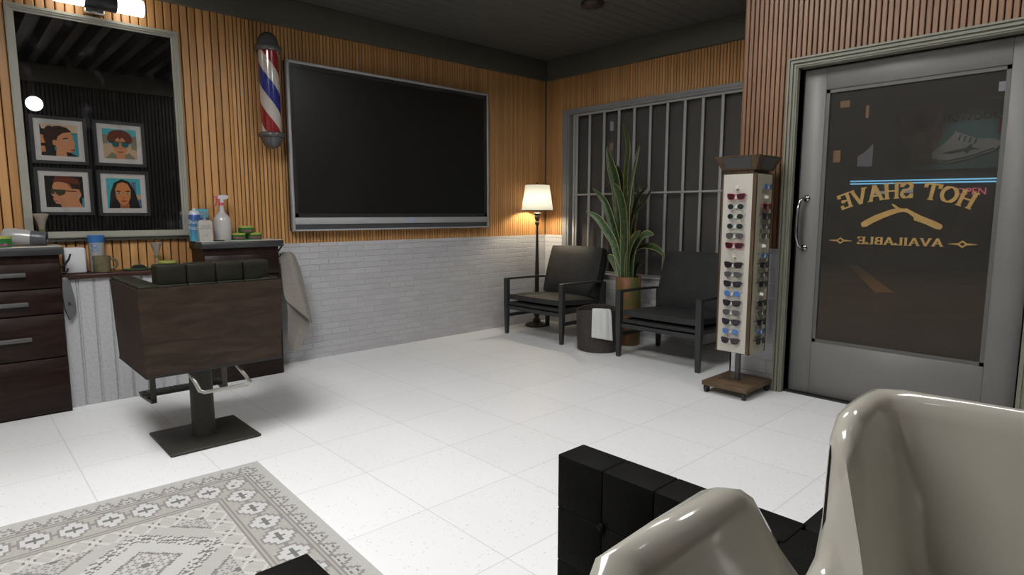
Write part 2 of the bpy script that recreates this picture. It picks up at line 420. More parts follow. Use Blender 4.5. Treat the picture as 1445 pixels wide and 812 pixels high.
# ------------------------------------------------------------------ window_1 with security bars
def glass_mat(name, film, filmc, rough=.08):
    m = bpy.data.materials.new(name); m.use_nodes = True; nt = m.node_tree; nt.nodes.clear()
    out = nt.nodes.new('ShaderNodeOutputMaterial'); tr = nt.nodes.new('ShaderNodeBsdfTransparent'); tr.inputs[0].default_value = (.8, .8, .8, 1)
    gl = nt.nodes.new('ShaderNodeBsdfGlossy'); gl.inputs['Roughness'].default_value = rough; gl.inputs[0].default_value = (.5, .5, .5, 1)
    di = nt.nodes.new('ShaderNodeBsdfDiffuse'); di.inputs[0].default_value = (*filmc, 1)
    g = nt.nodes.new('ShaderNodeNewGeometry')
    n = nt.nodes.new('ShaderNodeTexNoise'); n.inputs['Scale'].default_value = 9; n.inputs['Detail'].default_value = 8; n.inputs['Roughness'].default_value = .7; nt.links.new(g.outputs['Position'], n.inputs['Vector'])
    f = M_(nt, 'MULTIPLY', M_(nt, 'ADD', .55, M_(nt, 'MULTIPLY', n.outputs['Fac'], .9)), film)
    mx = nt.nodes.new('ShaderNodeMixShader'); nt.links.new(f, mx.inputs[0]); nt.links.new(tr.outputs[0], mx.inputs[1]); nt.links.new(di.outputs[0], mx.inputs[2])
    fr = nt.nodes.new('ShaderNodeFresnel'); fr.inputs[0].default_value = 1.3
    m2 = nt.nodes.new('ShaderNodeMixShader'); nt.links.new(M_(nt, 'MULTIPLY', fr.outputs[0], .6), m2.inputs[0]); nt.links.new(mx.outputs[0], m2.inputs[1]); nt.links.new(gl.outputs[0], m2.inputs[2])
    nt.links.new(m2.outputs[0], out.inputs[0]); return m
m_wglass = glass_mat('dusty_window_glass', .42, (.17, .16, .15), .3)
m_wframe = mat('grey_window_frame', (.22, .225, .225), .5, var=.05, vscale=10)
m_bars = mat('grey_bars', (.36, .355, .34), .45)
w1 = bpy.data.objects.new('window_1', None); col.objects.link(w1); w1.location = (.03, -1.5, .62); w1['kind'] = 'structure'
mb = MB()
mb.box(-.014, .012, -.335, -.272, .612, 2.366); mb.box(-.014, .012, -2.76, -.335, 2.335, 2.366)
mb.box(-.006, .06, -.36, -.335, .612, 2.336); mb.box(-.006, .06, -2.72, -.36, 2.312, 2.336); mb.box(-.002, .06, -2.72, -.36, .612, .63)
mb.box(-.014, .012, -2.76, -2.70, .612, 2.336)
obj('window_frame', mb, m_wframe, w1)
mb = MB(); mb.box(.02, .05, -.42, -.395, .63, 2.312); mb.box(.02, .05, -2.7, -.42, 2.29, 2.312)
obj('sash_frame', mb, m_bars, w1)
obj('glass_pane', box1(.085, .09, -2.72, -.34, .61, 2.34), m_wglass, w1)
for i, y in enumerate((-.437, -.615, -.81, -1.0, -1.19, -1.38, -1.572, -1.76, -1.945, -2.137, -2.33, -2.52)):
    mb = MB(); mb.box(.028, .046, y-.014, y+.014, .625, 2.3, bev=.004, seg=1); obj('security_bar', mb, m_bars, w1)
obj('cross_bar', box1(.022, .04, -2.7, -.39, 1.437, 1.457, bev=.004, seg=1), m_bars, w1)

# ------------------------------------------------------------------ door_1
m_dframe = mat('sage_door_frame', (.20, .20, .155), .5, var=.05, vscale=12)
m_door = mat('grey_painted_door', (.17, .168, .16), .45, var=.04, vscale=4)
d1 = bpy.data.objects.new('door_1', None); col.objects.link(d1); d1.location = (-.83, -3.8, 0); d1['kind'] = 'structure'
mb = MB()
for (y0, y1, z0, z1) in ((-3.17, -3.105, 0, 2.263), (-4.505, -4.44, 0, 2.263), (-4.44, -3.17, 2.198, 2.263)):
    mb.box(-.905, -.72, y0, y1, z0, z1)
def fr_strip(i0, i1, x):   # mouldings around the opening: insets i0..i1 from the outer edge
    mb.box(x, -.90, -3.105-i1, -3.105-i0, 0, 2.263-i1*.999); mb.box(x, -.90, -4.505+i0, -4.505+i1, 0, 2.263-i1*.999)
    mb.box(x, -.90, -4.505+i0, -3.105-i0, 2.263-i1, 2.263-i0)
fr_strip(.0, .012, -.915); fr_strip(.022, .036, -.918); fr_strip(.046, .056, -.912)
obj('door_frame', mb, m_dframe, d1)
obj('door_gap_shade', MB().box(-.80, -.74, -3.195, -3.168, 0, 2.2).box(-.80, -.74, -4.44, -3.17, 2.183, 2.2).box(-.86, -.74, -4.44, -3.17, -.002, .012), m_black, d1)  # black strips stand in for the shade in the gap round the door
GY0, GY1, GZ0, GZ1 = -3.327, -4.275, .375, 2.045
mb = MB()
mb.box(-.83, -.785, GY0, -3.19, .014, 2.187, bev=.003, seg=1); mb.box(-.83, -.785, -4.425, GY1, .014, 2.187, bev=.003, seg=1)
mb.box(-.83, -.785, GY1, GY0, .014, GZ0, bev=.003, seg=1); mb.box(-.83, -.785, GY1, GY0, GZ1, 2.187, bev=.003, seg=1)
obj('door_leaf', mb, m_door, d1)
mb = MB(); b = .022
for (y0, y1, z0, z1, ax) in ((GY0-b, GY0, GZ0, GZ1, 0), (GY1, GY1+b, GZ0, GZ1, 0), (GY1, GY0, GZ0, GZ0+b, 1), (GY1, GY0, GZ1-b, GZ1, 1)):
    mb.box(-.822, -.795, y0, y1, z0, z1)
obj('glazing_bead', mb, mat('dark_bead', (.10, .10, .095), .5), d1)
m_dglass = glass_mat('tinted_door_glass', .17, (.16, .15, .13), .14)
obj('glass_pane', box1(-.812, -.806, GY1, GY0, GZ0, GZ1), m_dglass, d1)
m_gold = mat('faded_gold_paint', (.36, .22, .065), .6, var=.10, vscale=25)
# arc lettering (reads from the street, reversed from inside)
cyc, R_, zc = -3.805, .86, 1.338-.86
def arcfn(a0, h):
    def fn(u, v, d):
        th = a0+u*h*1.02/R_; r = R_+v*h
        return (-.8125-d, cyc+r*sin(th), zc+r*cos(th))
    return fn
mb = MB(); s = 'HOT SHAVE'; h = .098
ws = [(.5 if c == ' ' else FONT[c]['w']*.98) for c in s]; tot = sum(ws)*h*1.02/R_; th = -tot/2
for c, w in zip(s, ws):
    if c != ' ': letter(mb, c, arcfn(th, h), sw=.19)
    th += w*h*1.02/R_
obj('hot_shave_lettering', mb, m_gold, d1)
mb = MB(); s = 'AVAILABLE'; h = .047; ws = [FONT[c]['w'] for c in s]; sx = .465/sum(ws); a = -4.03
for c, w in zip(s, ws):
    letter(mb, c, (lambda a_: lambda u, v, d: (-.8125-d, a_+u*sx, 1.052+v*h))(a), sw=.2); a += w*sx
obj('available_lettering', mb, m_gold, d1)
mb = MB()
F = lambda u, v, d: (-.8125-d, u, v)
for yc in (-3.465, -4.122):
    for sg in (-1, 1):
        mb.prism([(yc+sg*.025, 1.064), (yc+sg*.025, 1.076), (yc+sg*.07, 1.071), (yc+sg*.07, 1.069)], F, 0, .001)
    for k in range(4):
        A = [(yc+.028*cos(k*pi/2), 1.07+.022*sin(k*pi/2)), (yc+.028*cos((k+1)*pi/2), 1.07+.022*sin((k+1)*pi/2))]
        B = [(yc+.014*cos((k+1)*pi/2), 1.07+.011*sin((k+1)*pi/2)), (yc+.014*cos(k*pi/2), 1.07+.011*sin(k*pi/2))]
        mb.prism(A+B, F, 0, .001)
obj('diamond_ornament', mb, m_gold, d1)
# razor emblem
def img(p):   # emblem outline traced in a 914x812 drawing, mapped onto the glass plane
    x, y = p
    u = (x-150)/(540-150); return (-3.578-u*(4.02-3.578), 1.25+(301-(130+y/3.385))*.0045)
mb = MB()
hand = [(152, 628), (170, 615), (220, 590), (290, 565), (325, 557), (365, 560), (372, 572), (330, 578), (270, 600), (215, 625), (180, 645), (158, 646)]
blade = [(355, 572), (368, 556), (385, 565), (440, 592), (500, 614), (535, 630), (540, 642), (530, 653), (510, 650), (460, 628), (408, 612), (406, 598), (380, 580)]
tang = [(297, 538), (308, 538), (335, 555), (352, 562), (335, 566), (310, 552)]
mb.prism([img(p) for p in hand], F, 0, .0010); mb.prism([img(p) for p in blade], F, 0, .0014); mb.prism([img(p) for p in tang], F, 0, .0006)
obj('razor_emblem', mb, m_gold, d1)
# handle
mb = MB(); mb.sm = True
pts = [(-.83, -3.245, 1.345), (-.86, -3.238, 1.35), (-.885, -3.222, 1.33), (-.895, -3.215, 1.28), (-.897, -3.213, 1.18), (-.895, -3.215, 1.09), (-.885, -3.222, 1.035), (-.86, -3.238, 1.012), (-.83, -3.245, 1.017)]
mb.tube(pts, [.009, .009, .010, .012, .013, .012, .010, .009, .009], 10)
for z in (1.347, 1.015): mb.lathe([(.022, -.842), (.022, -.832), (.015, -.83)], (0, -3.245, z), 6, 'x')
obj('door_handle', mb, mat('old_chrome', (.45, .45, .46), .2, 1.), d1)

# ------------------------------------------------------------------ television
tv = thing('television', 'large wall-mounted flat television with switched-off black screen and silver frame', 'television', (-1.98, 0, 1.1))
X0, X1, Z0, Z1 = -3.03, -.93, 1.10, 2.452
m_silver = mat('tv_silver', (.36, .365, .37), .42, 0)
m_gloss = mat('tv_gloss_bezel', (.03, .03, .03), .2)
mb = MB(); mb.box(X0, X1, -.055, -.012, Z0, Z1, bev=.006)
obj('back_housing', mb, mat('tv_housing', (.05, .05, .055), .5), tv)
mb = MB()
mb.box(X0, X0+.022, -.085, -.05, Z0, Z1, bev=.003, seg=1); mb.box(X1-.022, X1, -.085, -.05, Z0, Z1, bev=.003, seg=1)
mb.box(X0+.02, X1-.02, -.085, -.05, Z1-.022, Z1, bev=.003, seg=1); mb.box(X0+.02, X1-.02, -.085, -.05, Z0, Z0+.014, bev=.003, seg=1)
obj('outer_frame', mb, m_silver, tv)
mb = MB()
mb.box(X0+.022, X1-.022, -.078, -.05, Z1-.058, Z1-.022); mb.box(X0+.022, X0+.055, -.078, -.05, 1.21, Z1-.05); mb.box(X1-.055, X1-.022, -.078, -.05, 1.21, Z1-.05)
mb.box(X0+.022, X1-.022, -.078, -.05, 1.21, 1.245)
obj('bezel', mb, m_gloss, tv)
m_screen = mat('tv_screen', (.010, .010, .0095), .33)
obj('screen', box1(X0+.054, X1-.054, -.070, -.055, 1.244, Z1-.057), m_screen, tv)
obj('control_bar', box1(X0+.02, X1-.02, -.083, -.055, 1.155, 1.211, bev=.003, seg=1), m_silver, tv)
obj('speaker_grille', box1(X0+.02, X1-.02, -.072, -.055, 1.112, 1.157), mat('tv_speaker_cloth', (.06, .06, .065), .8, bump=.5, bscale=300), tv)
mb = MB(); mb.sm = True
for k in range(6):
    a0 = k*pi/3; mb.tube([(-1.885+.017*cos(a0+t*.13), -.0845, 1.186+.017*sin(a0+t*.13)) for t in range(6)], .0022, 6)
obj('blue_ring_mark', mb, mat('tv_blue', (.08, .3, .75), .4, emit=.6), tv)

# ------------------------------------------------------------------ barber pole
bp_ = thing('barber_pole', 'wall-mounted barber pole with red, white and blue spiral stripes and dark metal caps', 'barber pole', (-3.2, -.15, 1.74))
m_cap = mat('dark_metal_cap', (.10, .10, .105), .22, .25)
c = (-3.195, -.15, 0)
mb = MB(); mb.sm = True
mb.lathe([(.09, 2.462), (.097, 2.472), (.099, 2.485), (.094, 2.50), (.08, 2.507), (.078, 2.52), (.072, 2.55), (.056, 2.58), (.03, 2.60), (.0, 2.606)], c, 32)
obj('top_cap', mb, m_cap, bp_, smooth_angle=50)
mb = MB(); mb.sm = True
mb.lathe([(.0, 1.742), (.03, 1.747), (.056, 1.765), (.072, 1.793), (.077, 1.818), (.080, 1.826), (.094, 1.83), (.099, 1.842), (.097, 1.854), (.09, 1.862)], c, 32)
obj('bottom_cap', mb, m_cap, bp_, smooth_angle=50)
def pole_mat():
    m = mat('barber_stripes', (.8, .8, .8), .15, coat=.6); nt = m.node_tree; b = nt.nodes['Principled BSDF']
    g = nt.nodes.new('ShaderNodeTexCoord'); s = nt.nodes.new('ShaderNodeSeparateXYZ'); nt.links.new(g.outputs['Object'], s.inputs[0])
    at = M_(nt, 'ARCTAN2', s.outputs[1], s.outputs[0])
    ph = M_(nt, 'FRACT', M_(nt, 'ADD', M_(nt, 'ADD', M_(nt, 'DIVIDE', s.outputs[2], .58), M_(nt, 'DIVIDE', at, 2*pi)), 10.17))
    red = M_(nt, 'LESS_THAN', ph, .26)
    blue = M_(nt, 'MULTIPLY', M_(nt, 'GREATER_THAN', ph, .5), M_(nt, 'LESS_THAN', ph, .76))
    c1 = mix_rgb(nt, red, (.46, .425, .375), (.23, .016, .02)); c2 = mix_rgb(nt, blue, c1, (.022, .03, .19))
    nt.links.new(c2, b.inputs['Base Color']); return m
mb = MB(); mb.sm = True; mb.lathe([(.073, 1.855), (.073, 2.47)], c, 40)
sp = obj('striped_cylinder', mb, pole_mat(), bp_, smooth_angle=50)
for z in (2.47, 1.83): obj('wall_bracket', box1(-3.225, -3.165, -.07, .0045, z, z+.03), m_cap, bp_)

# ------------------------------------------------------------------ mirror
def mirror_mat():
    m = bpy.data.materials.new('smudged_mirror'); m.use_nodes = True; nt = m.node_tree; nt.nodes.clear()
    out = nt.nodes.new('ShaderNodeOutputMaterial'); gl = nt.nodes.new('ShaderNodeBsdfGlossy'); gl.inputs['Roughness'].default_value = .005; gl.inputs[0].default_value = (.36, .345, .32, 1)
    di = nt.nodes.new('ShaderNodeBsdfDiffuse'); di.inputs[0].default_value = (.16, .16, .175, 1)
    g = nt.nodes.new('ShaderNodeNewGeometry'); n = nt.nodes.new('ShaderNodeTexNoise'); n.inputs['Scale'].default_value = 7; n.inputs['Detail'].default_value = 8; n.inputs['Roughness'].default_value = .65; n.inputs['Distortion'].default_value = .6
    nt.links.new(g.outputs['Position'], n.inputs['Vector'])
    r = nt.nodes.new('ShaderNodeValToRGB'); r.color_ramp.elements[0].position = .55; r.color_ramp.elements[1].position = .8
    r.color_ramp.elements[0].color = (0.015, 0.015, 0.015, 1); r.color_ramp.elements[1].color = (.35, .35, .35, 1); nt.links.new(n.outputs['Fac'], r.inputs[0])
    mx = nt.nodes.new('ShaderNodeMixShader'); nt.links.new(r.outputs[0], mx.inputs[0]); nt.links.new(gl.outputs[0], mx.inputs[1]); nt.links.new(di.outputs[0], mx.inputs[2])
    nt.links.new(mx.outputs[0], out.inputs[0]); return m
mr = thing('mirror', 'large framed wall mirror with smudged glass above the barber counter', 'mirror', (-4.23, 0, 1.09))
MX0, MX1, MZ0, MZ1 = -4.735, -3.785, 1.085, 2.515
obj('mirror_glass', box1(MX0+.04, MX1-.04, -.022, -.01, MZ0+.035, MZ1-.035), mirror_mat(), mr)
mb = MB()
def frame(mb, x0, x1, z0, z1, w, y0, y1):
    mb.box(x0, x0+w, y0, y1, z0, z1); mb.box(x1-w, x1, y0, y1, z0, z1); mb.box(x0+w, x1-w, y0, y1, z0, z0+w); mb.box(x0+w, x1-w, y0, y1, z1-w, z1)
frame(mb, MX0, MX1, MZ0, MZ1, .03, -.04, -.003); frame(mb, MX0+.006, MX1-.006, MZ0+.006, MZ1-.006, .012, -.046, -.03); frame(mb, MX0+.022, MX1-.022, MZ0+.022, MZ1-.022, .022, -.032, -.003)
obj('mirror_frame', mb, m_trim, mr)
obj('ledge_shadow_strip', box1(MX0+.01, MX1-.01, -.03, -.003, MZ0-.02, MZ0), mat('ledge_shadow_dark', (.04, .045, .035), .5), mr)  # dark strip painted in as the ledge shadow below the frame

# light tube above the mirror
lt = thing('wall_light', 'white tube wall light with a black middle band above the mirror', 'wall light', (-4.255, 0, 2.5))
m_tube = mat('lit_opal_tube', (.9, .88, .82), .4, emit=5.5, ecol=(1, .96, .88))
for (a, b_) in ((-4.50, -4.34), (-4.17, -4.012)):
    mb = MB(); mb.sm = True; mb.lathe([(.047, a), (.052, a+.006), (.052, b_-.006), (.047, b_)], (0, -.13, 2.598), 28, 'x'); obj('glowing_tube', mb, m_tube, lt, smooth_angle=40)
mb = MB(); mb.sm = True; mb.lathe([(.055, -4.343), (.057, -4.338), (.057, -4.172), (.055, -4.167)], (0, -.13, 2.598), 28, 'x'); obj('black_band', mb, mat('black_metal_band', (.03, .03, .032), .35, .3), lt, smooth_angle=40)
mb = MB(); mb.box(-4.33, -4.22, -.06, 0, 2.532, 2.60, bev=.006); mb.box(-4.29, -4.24, -.13, -.05, 2.56, 2.60)
obj('wall_bracket', mb, m_chrome, lt)

# ------------------------------------------------------------------ cabinets
m_walnut = wood_mat('dark_walnut', (.011, .0055, .004), (.026, .013, .010), .38, (3, 3, 22))
m_walnut2 = wood_mat('dark_walnut_body', (.014, .006, .005), (.028, .013, .010), .4, (30, 30, 2))
m_slab = mat('charcoal_counter_edge', (.035, .038, .038), .4)
m_top = mat('cream_stone_top', (.55, .52, .47), .3, var=.05, vscale=30)
m_pull = mat('brushed_pull', (.10, .10, .10), .4, .2)
def cabinet(x0, x1, label, zs, handles):
    t = thing('drawer_cabinet', label, 'cabinet', ((x0+x1)/2, -.14, 0))
    obj('cabinet_body', box1(x0, x1, -.268, -.004, 0, .996), m_walnut2, t)
    for (za, zb), hz in zip(zip(zs, zs[1:]), handles):
        d = obj('drawer', box1(x0+.004, x1-.004, -.285, -.266, za+.003, zb-.004, bev=.002, seg=1), m_walnut, t)
        if hz:
            w = (x1-x0); mb = MB(); xm = (x0+x1)/2; hw = w*.27
            mb.box(xm-hw, xm+hw, -.312, -.300, hz-.013, hz+.013, bev=.002, seg=1); mb.box(xm-hw+.02, xm-hw+.035, -.302, -.28, hz-.008, hz+.008); mb.box(xm+hw-.035, xm+hw-.02, -.302, -.28, hz-.008, hz+.008)
            obj('drawer_pull', mb, m_pull, d)
    return t
cabinet(-5.35, -4.602, 'dark walnut drawer cabinet left of the shelf, with grey bar pulls', [.012, .359, .632, .791, .949], [None, .49, .705, .882])
cabinet(-3.775, -3.235, 'dark walnut drawer cabinet behind the barber chair, beside the hanging towel', [.012, .359, .632, .791, .949], [None, .49, .705, .882])
def counter(x0, x1, label):
    t = thing('countertop', label, 'countertop', ((x0+x1)/2, -.15, .996))
    obj('slab', box1(x0, x1, -.30, -.0, .996, 1.044, bev=.003, seg=1), m_slab, t)
    obj('top_surface', box1(x0+.004, x1-.004, -.296, -.0, 1.0435, 1.047), m_top, t)
CT = 1.047
counter(-5.37, -4.578, 'cream-topped countertop with charcoal edge, carrying the hair dryer')
counter(-3.79, -3.203, 'cream-topped countertop with charcoal edge, carrying the spray bottle')
tag(obj('wall_shelf', box1(-4.600, -3.777, -.232, -.0, .832, .862, bev=.003, seg=1), wood_mat('red_walnut_shelf', (.03, .012, .009), (.055, .025, .019), .35, (3, 20, 20))), 'reddish dark wood shelf between the two drawer cabinets, below the mirror', 'shelf')
SH = .862

# ------------------------------------------------------------------ counter things
def lobj(name, label, cat, prof, x, y, z, m, group=None, n=24, ang=40):
    mb = MB(); mb.sm = True; mb.lathe([(r, z+h) for r, h in prof], (x, y, 0), n)
    return tag(obj(name, mb, m, smooth_angle=ang), label, cat, group)
def cyl_fn(cx, cy, r, z, a0):
    return lambda u, v, d: (cx+(r+d)*cos(a0+u/r), cy+(r+d)*sin(a0+u/r), z+v)
VA = radians(-101)  # direction from the back counter to the room's middle
# shaving foam can
t = thing('shaving_foam_can', 'blue shaving foam spray can with white cap beside the mirror, on the right counter', 'spray can', (-3.778, -.13, CT))
def can_mat():
    m = mat('foam_can_print', (.1, .3, .6), .25, .2); nt = m.node_tree; b = nt.nodes['Principled BSDF']
    g = nt.nodes.new('ShaderNodeTexCoord'); s = nt.nodes.new('ShaderNodeSeparateXYZ'); nt.links.new(g.outputs['Object'], s.inputs[0])
    f = M_(nt, 'MULTIPLY', s.outputs[2], 5.2); nt.links.new(mix_rgb(nt, f, (.10, .42, .58), (.06, .09, .34)), b.inputs['Base Color']); return m
mb = MB(); mb.sm = True; mb.lathe([(.036, CT), (.038, CT+.004), (.038, CT+.185), (.036, CT+.19)], (-3.778, -.13, 0), 28); obj('can_body', mb, can_mat(), t, smooth_angle=40)
m_cap_w = mat('pale_cap', (.5, .53, .58), .35)
mb = MB(); mb.sm = True; mb.lathe([(.037, CT+.19), (.035, CT+.2), (.03, CT+.213), (.016, CT+.22), (.012, CT+.222), (.011, CT+.234), (.004, CT+.236)], (-3.778, -.13, 0), 24); obj('cap', mb, m_cap_w, t, smooth_angle=60)
m_print = mat('white_print', (.5, .58, .65), .5)
obj('lettering', text_mesh('Shave\nFoam', .042, cyl_fn(-3.778, -.13, .0382, CT+.125, radians(-112)), .0004, .001), m_print, t)
obj('side_lettering', text_mesh('SENSITIVE', .026, lambda u, v, d: cyl_fn(-3.778, -.13, .0382, CT+.09, radians(-168))(-v, u, d), .0004), m_print, t)
# blue box with teal lid
t = thing('product_bottle', 'blue bottle with a square turquoise cap standing behind the cream pump dispenser', 'bottle', (-3.712, -.055, CT))
obj('bottle_body', box1(-3.752, -3.672, -.08, -.03, CT, CT+.165, bev=.006), mat('deep_blue', (.05, .09, .32), .35), t)
obj('cap', box1(-3.757, -3.667, -.085, -.025, CT+.165, CT+.232, bev=.004), mat('turquoise', (.07, .32, .40), .35), t)
# cream pump dispenser
t = thing('pump_dispenser', 'cream rectangular pump dispenser with small printed label, at the counter corner', 'pump dispenser', (-3.742, -.235, CT))
mb = MB(); mb.sm = True
hx, hy = .045, .022
mb.ring_loft([[(-3.742+sx*hx*k, -.235+sy*hy*k, CT+z) for sx, sy in ((-1, -1), (1, -1), (1, 1), (-1, 1))] for k, z in ((.97, 0), (1, .004), (.98, .135), (.9, .147), (.5, .152))])
obj('bottle_body', mb, mat('cream_plastic', (.42, .41, .37), .35), t, smooth_angle=30)
mb = MB(); mb.sm = True; mb.lathe([(.011, CT+.15), (.011, CT+.16), (.005, CT+.162), (.005, CT+.19), (.012, CT+.192), (.019, CT+.205), (.012, CT+.207)], (-3.742, -.235, 0), 16); mb.tube([(-3.742, -.235, CT+.198), (-3.765, -.255, CT+.196), (-3.778, -.265, CT+.19)], .004, 8)
obj('pump', mb, mat('grey_pump', (.3, .3, .31), .35), t, smooth_angle=40)
mb = text_mesh('DELUXE\nSHAMPOO', .017, lambda u, v, d: (-3.742+u, -.2572-d, CT+.105+v), .0004)
obj('label_lettering', mb, mat('grey_print', (.18, .18, .17), .6), t)
obj('fine_print', text_mesh('for men\n250 ml', .010, lambda u, v, d: (-3.742+u, -.2572-d, CT+.045+v), .0004), MATS['grey_print'], t)
# spray bottle
t = thing('spray_bottle', 'translucent white spray bottle with pink trigger on the right counter', 'spray bottle', (-3.588, -.13, CT))
mb = MB(); mb.sm = True
mb.lathe([(.052, 0+CT), (.058, CT+.006), (.060, CT+.05), (.061, CT+.14), (.058, CT+.162), (.045, CT+.182), (.026, CT+.2), (.019, CT+.22), (.016, CT+.25), (.016, CT+.262)], (-3.588, -.13, 0), 28)
obj('bottle_body', mb, mat('milky_plastic', (.47, .45, .44), .2, coat=.4), t, smooth_angle=50)
mb = MB(); mb.sm = True; mb.lathe([(.018, CT+.257), (.018, CT+.278)], (-3.588, -.13, 0), 20); obj('collar', mb, mat('coral_pink', (.62, .10, .13), .4), t, smooth_angle=40)
mb = MB(); mb.prism([(-.03, .312), (-.022, .328), (.0, .334), (.045, .332), (.05, .318), (.04, .306), (.012, .300), (.012, .276), (-.010, .276), (-.012, .304)], lambda u, v, d: (-3.588+u, -.13+d, CT+v), -.014, .014)
obj('spray_head', mb, mat('clear_head', (.55, .56, .58), .3), t)
mb = MB(); mb.prism([(-.012, .305), (-.03, .312), (-.036, .30), (-.034, .28), (-.042, .255), (-.036, .252), (-.026, .275), (-.012, .295)], lambda u, v, d: (-3.588+u, -.13+d, CT+v), -.006, .006); mb.box(-3.636, -3.612, -.137, -.123, CT+.312, CT+.326)
obj('trigger', mb, MATS['coral_pink'], t)
# green tins
m_tin = mat('green_tin', (.02, .13, .03), .3); m_lid = mat('yellow_green_lid', (.34, .38, .08), .4); m_mag = mat('magenta_print', (.42, .06, .20), .5)
def tin(x, y, z, label, group='green pomade tins', r=.056, h=.052, ang=VA):
    t = thing('pomade_tin', label, 'tin', (x, y, z), group)
    mb = MB(); mb.sm = True; mb.lathe([(r-.002, z), (r, z+.003), (r, z+h-.014)], (x, y, 0), 32); obj('tin_body', mb, m_tin, t, smooth_angle=40)
    mb = MB(); mb.sm = True; mb.lathe([(r+.0015, z+h-.014), (r+.0015, z+h-.002), (r-.002, z+h)], (x, y, 0), 32); obj('lid', mb, m_lid, t, smooth_angle=40)
    obj('lettering', text_mesh('Pomade', .026, cyl_fn(x, y, r+.0003, z+.010, ang), .0004, .0006), m_mag, t)
tin(-3.476, -.12, CT, 'green tin with yellow lid, lower left of the stack of three tins'); tin(-3.358, -.12, CT, 'green tin with yellow lid, lower right of the stack of three tins')
tin(-3.415, -.12, CT+.052, 'green tin with yellow lid, topmost of the stack of three tins')
# flat dark comb on the right counter
t = thing('razor_blade_case', 'small flat dark case lying on the right counter in front of the spray bottle', 'case', (-3.66, -.24, CT))
mb = MB(); mb.sm = True; mb.ring_loft([[(-3.66+.045*cos(a)*k, -.245+.018*sin(a)*k, CT+z) for a in [2*pi*i/20 for i in range(20)]] for k, z in ((.9, 0), (1, .002), (1, .005), (.85, .008))]); obj('case_body', mb, m_black, t)

# shelf things
x, y = -4.505, -.115
t = thing('tissue_canister', 'white rounded square canister on the shelf next to the left cabinet', 'canister', (x, y, SH))
mb = MB(); mb.box(x-.058, x+.058, y-.05, y+.05, SH, SH+.166, bev=.014, seg=3)
obj('canister_body', mb, mat('white_plastic', (.54, .545, .56), .45), t)
# mug with the bottle behind
x, y = -4.365, -.165
t = thing('mug', 'olive-brown ceramic mug with ring handle on the shelf', 'mug', (x, y, SH))
m_mug = mat('olive_ceramic', (.12, .105, .055), .25, var=.2, vscale=20)
mb = MB(); mb.sm = True
mb.lathe([(.045, SH), (.049, SH+.004), (.05, SH+.05), (.0515, SH+.055), (.05, SH+.06), (.052, SH+.107), (.048, SH+.108), (.046, SH+.06), (.045, SH+.01), (.0, SH+.009)], (x, y, 0), 28, cap1=False)
obj('mug_body', mb, m_mug, t, smooth_angle=40)
mb = MB(); mb.sm = True; a0 = radians(-10)
pts = [(x+(.048+.036*sin(pi*k/9))*cos(a0), y+(.048+.036*sin(pi*k/9))*sin(a0), SH+.055+.033*cos(pi*k/9)) for k in range(10)]
mb.tube(pts, .006, 8, flat=1.4); obj('mug_handle', mb, m_mug, t, smooth_angle=60)
x, y = -4.372, -.06
t = thing('powder_bottle', 'white bottle with blue cap marked 100 standing behind the mug', 'bottle', (x, y, SH))
mb = MB(); mb.sm = True; mb.lathe([(.043, SH), (.045, SH+.004), (.045, SH+.19), (.047, SH+.193)], (x, y, 0), 28); obj('bottle_body', mb, mat('offwhite_label', (.42, .42, .40), .45), t, smooth_angle=40)
mb = MB(); mb.sm = True; mb.lathe([(.048, SH+.193), (.048, SH+.238), (.045, SH+.241)], (x, y, 0), 28); obj('cap', mb, mat('cap_blue', (.03, .13, .36), .35), t, smooth_angle=40)
obj('number_lettering', text_mesh('100', .055, lambda u, v, d: cyl_fn(x, y, .0453, SH+.15, radians(-85))(-v, u-.005, d), .0004, .0015), mat('print_blue', (.16, .26, .5), .5), t)
# green tray with black clippers
x, y = -4.16, -.13
t = thing('tray', 'thin green tray lying on the shelf under the mirror', 'tray', (x, y, SH))
mb = MB(); mb.sm = True; mb.ring_loft([[(x+.085*cos(a)*k, y+.05*sin(a)*k, SH+z) for a in [2*pi*i/28 for i in range(28)]] for k, z in ((.85, 0), (.97, .004), (1, .010), (.96, .011), (.9, .007), (.3, .006))]); obj('tray_dish', mb, mat('tray_green', (.07, .17, .08), .35), t, smooth_angle=60)
t = thing('clipper', 'small black clipper head with teeth resting on the green tray', 'clipper', (x, y, SH+.007))
mb = MB(); mb.prism([(-.05, 0), (.05, 0), (.042, .012), (.03, .024), (.015, .028), (-.02, .028), (-.034, .022), (-.04, .012)], lambda u, v, d: (x+.01+u, y-.01+d, SH+.0075+v), -.018, .018)
obj('clipper_body', mb, m_black, t)
mb = MB()
for k in range(9): mb.box(x-.04+k*.0105, x-.036+k*.0105, y-.04, y-.026, SH+.008, SH+.018)
obj('comb_teeth', mb, m_black, t)
m_bris = mat('cream_bristle', (.36, .30, .245), .8, bump=.8, bscale=160, stretch=(6, 6, .4)); m_bhand = mat('tan_handle', (.34, .22, .13), .4); m_ferr = mat('green_ferrule', (.14, .16, .05), .4)
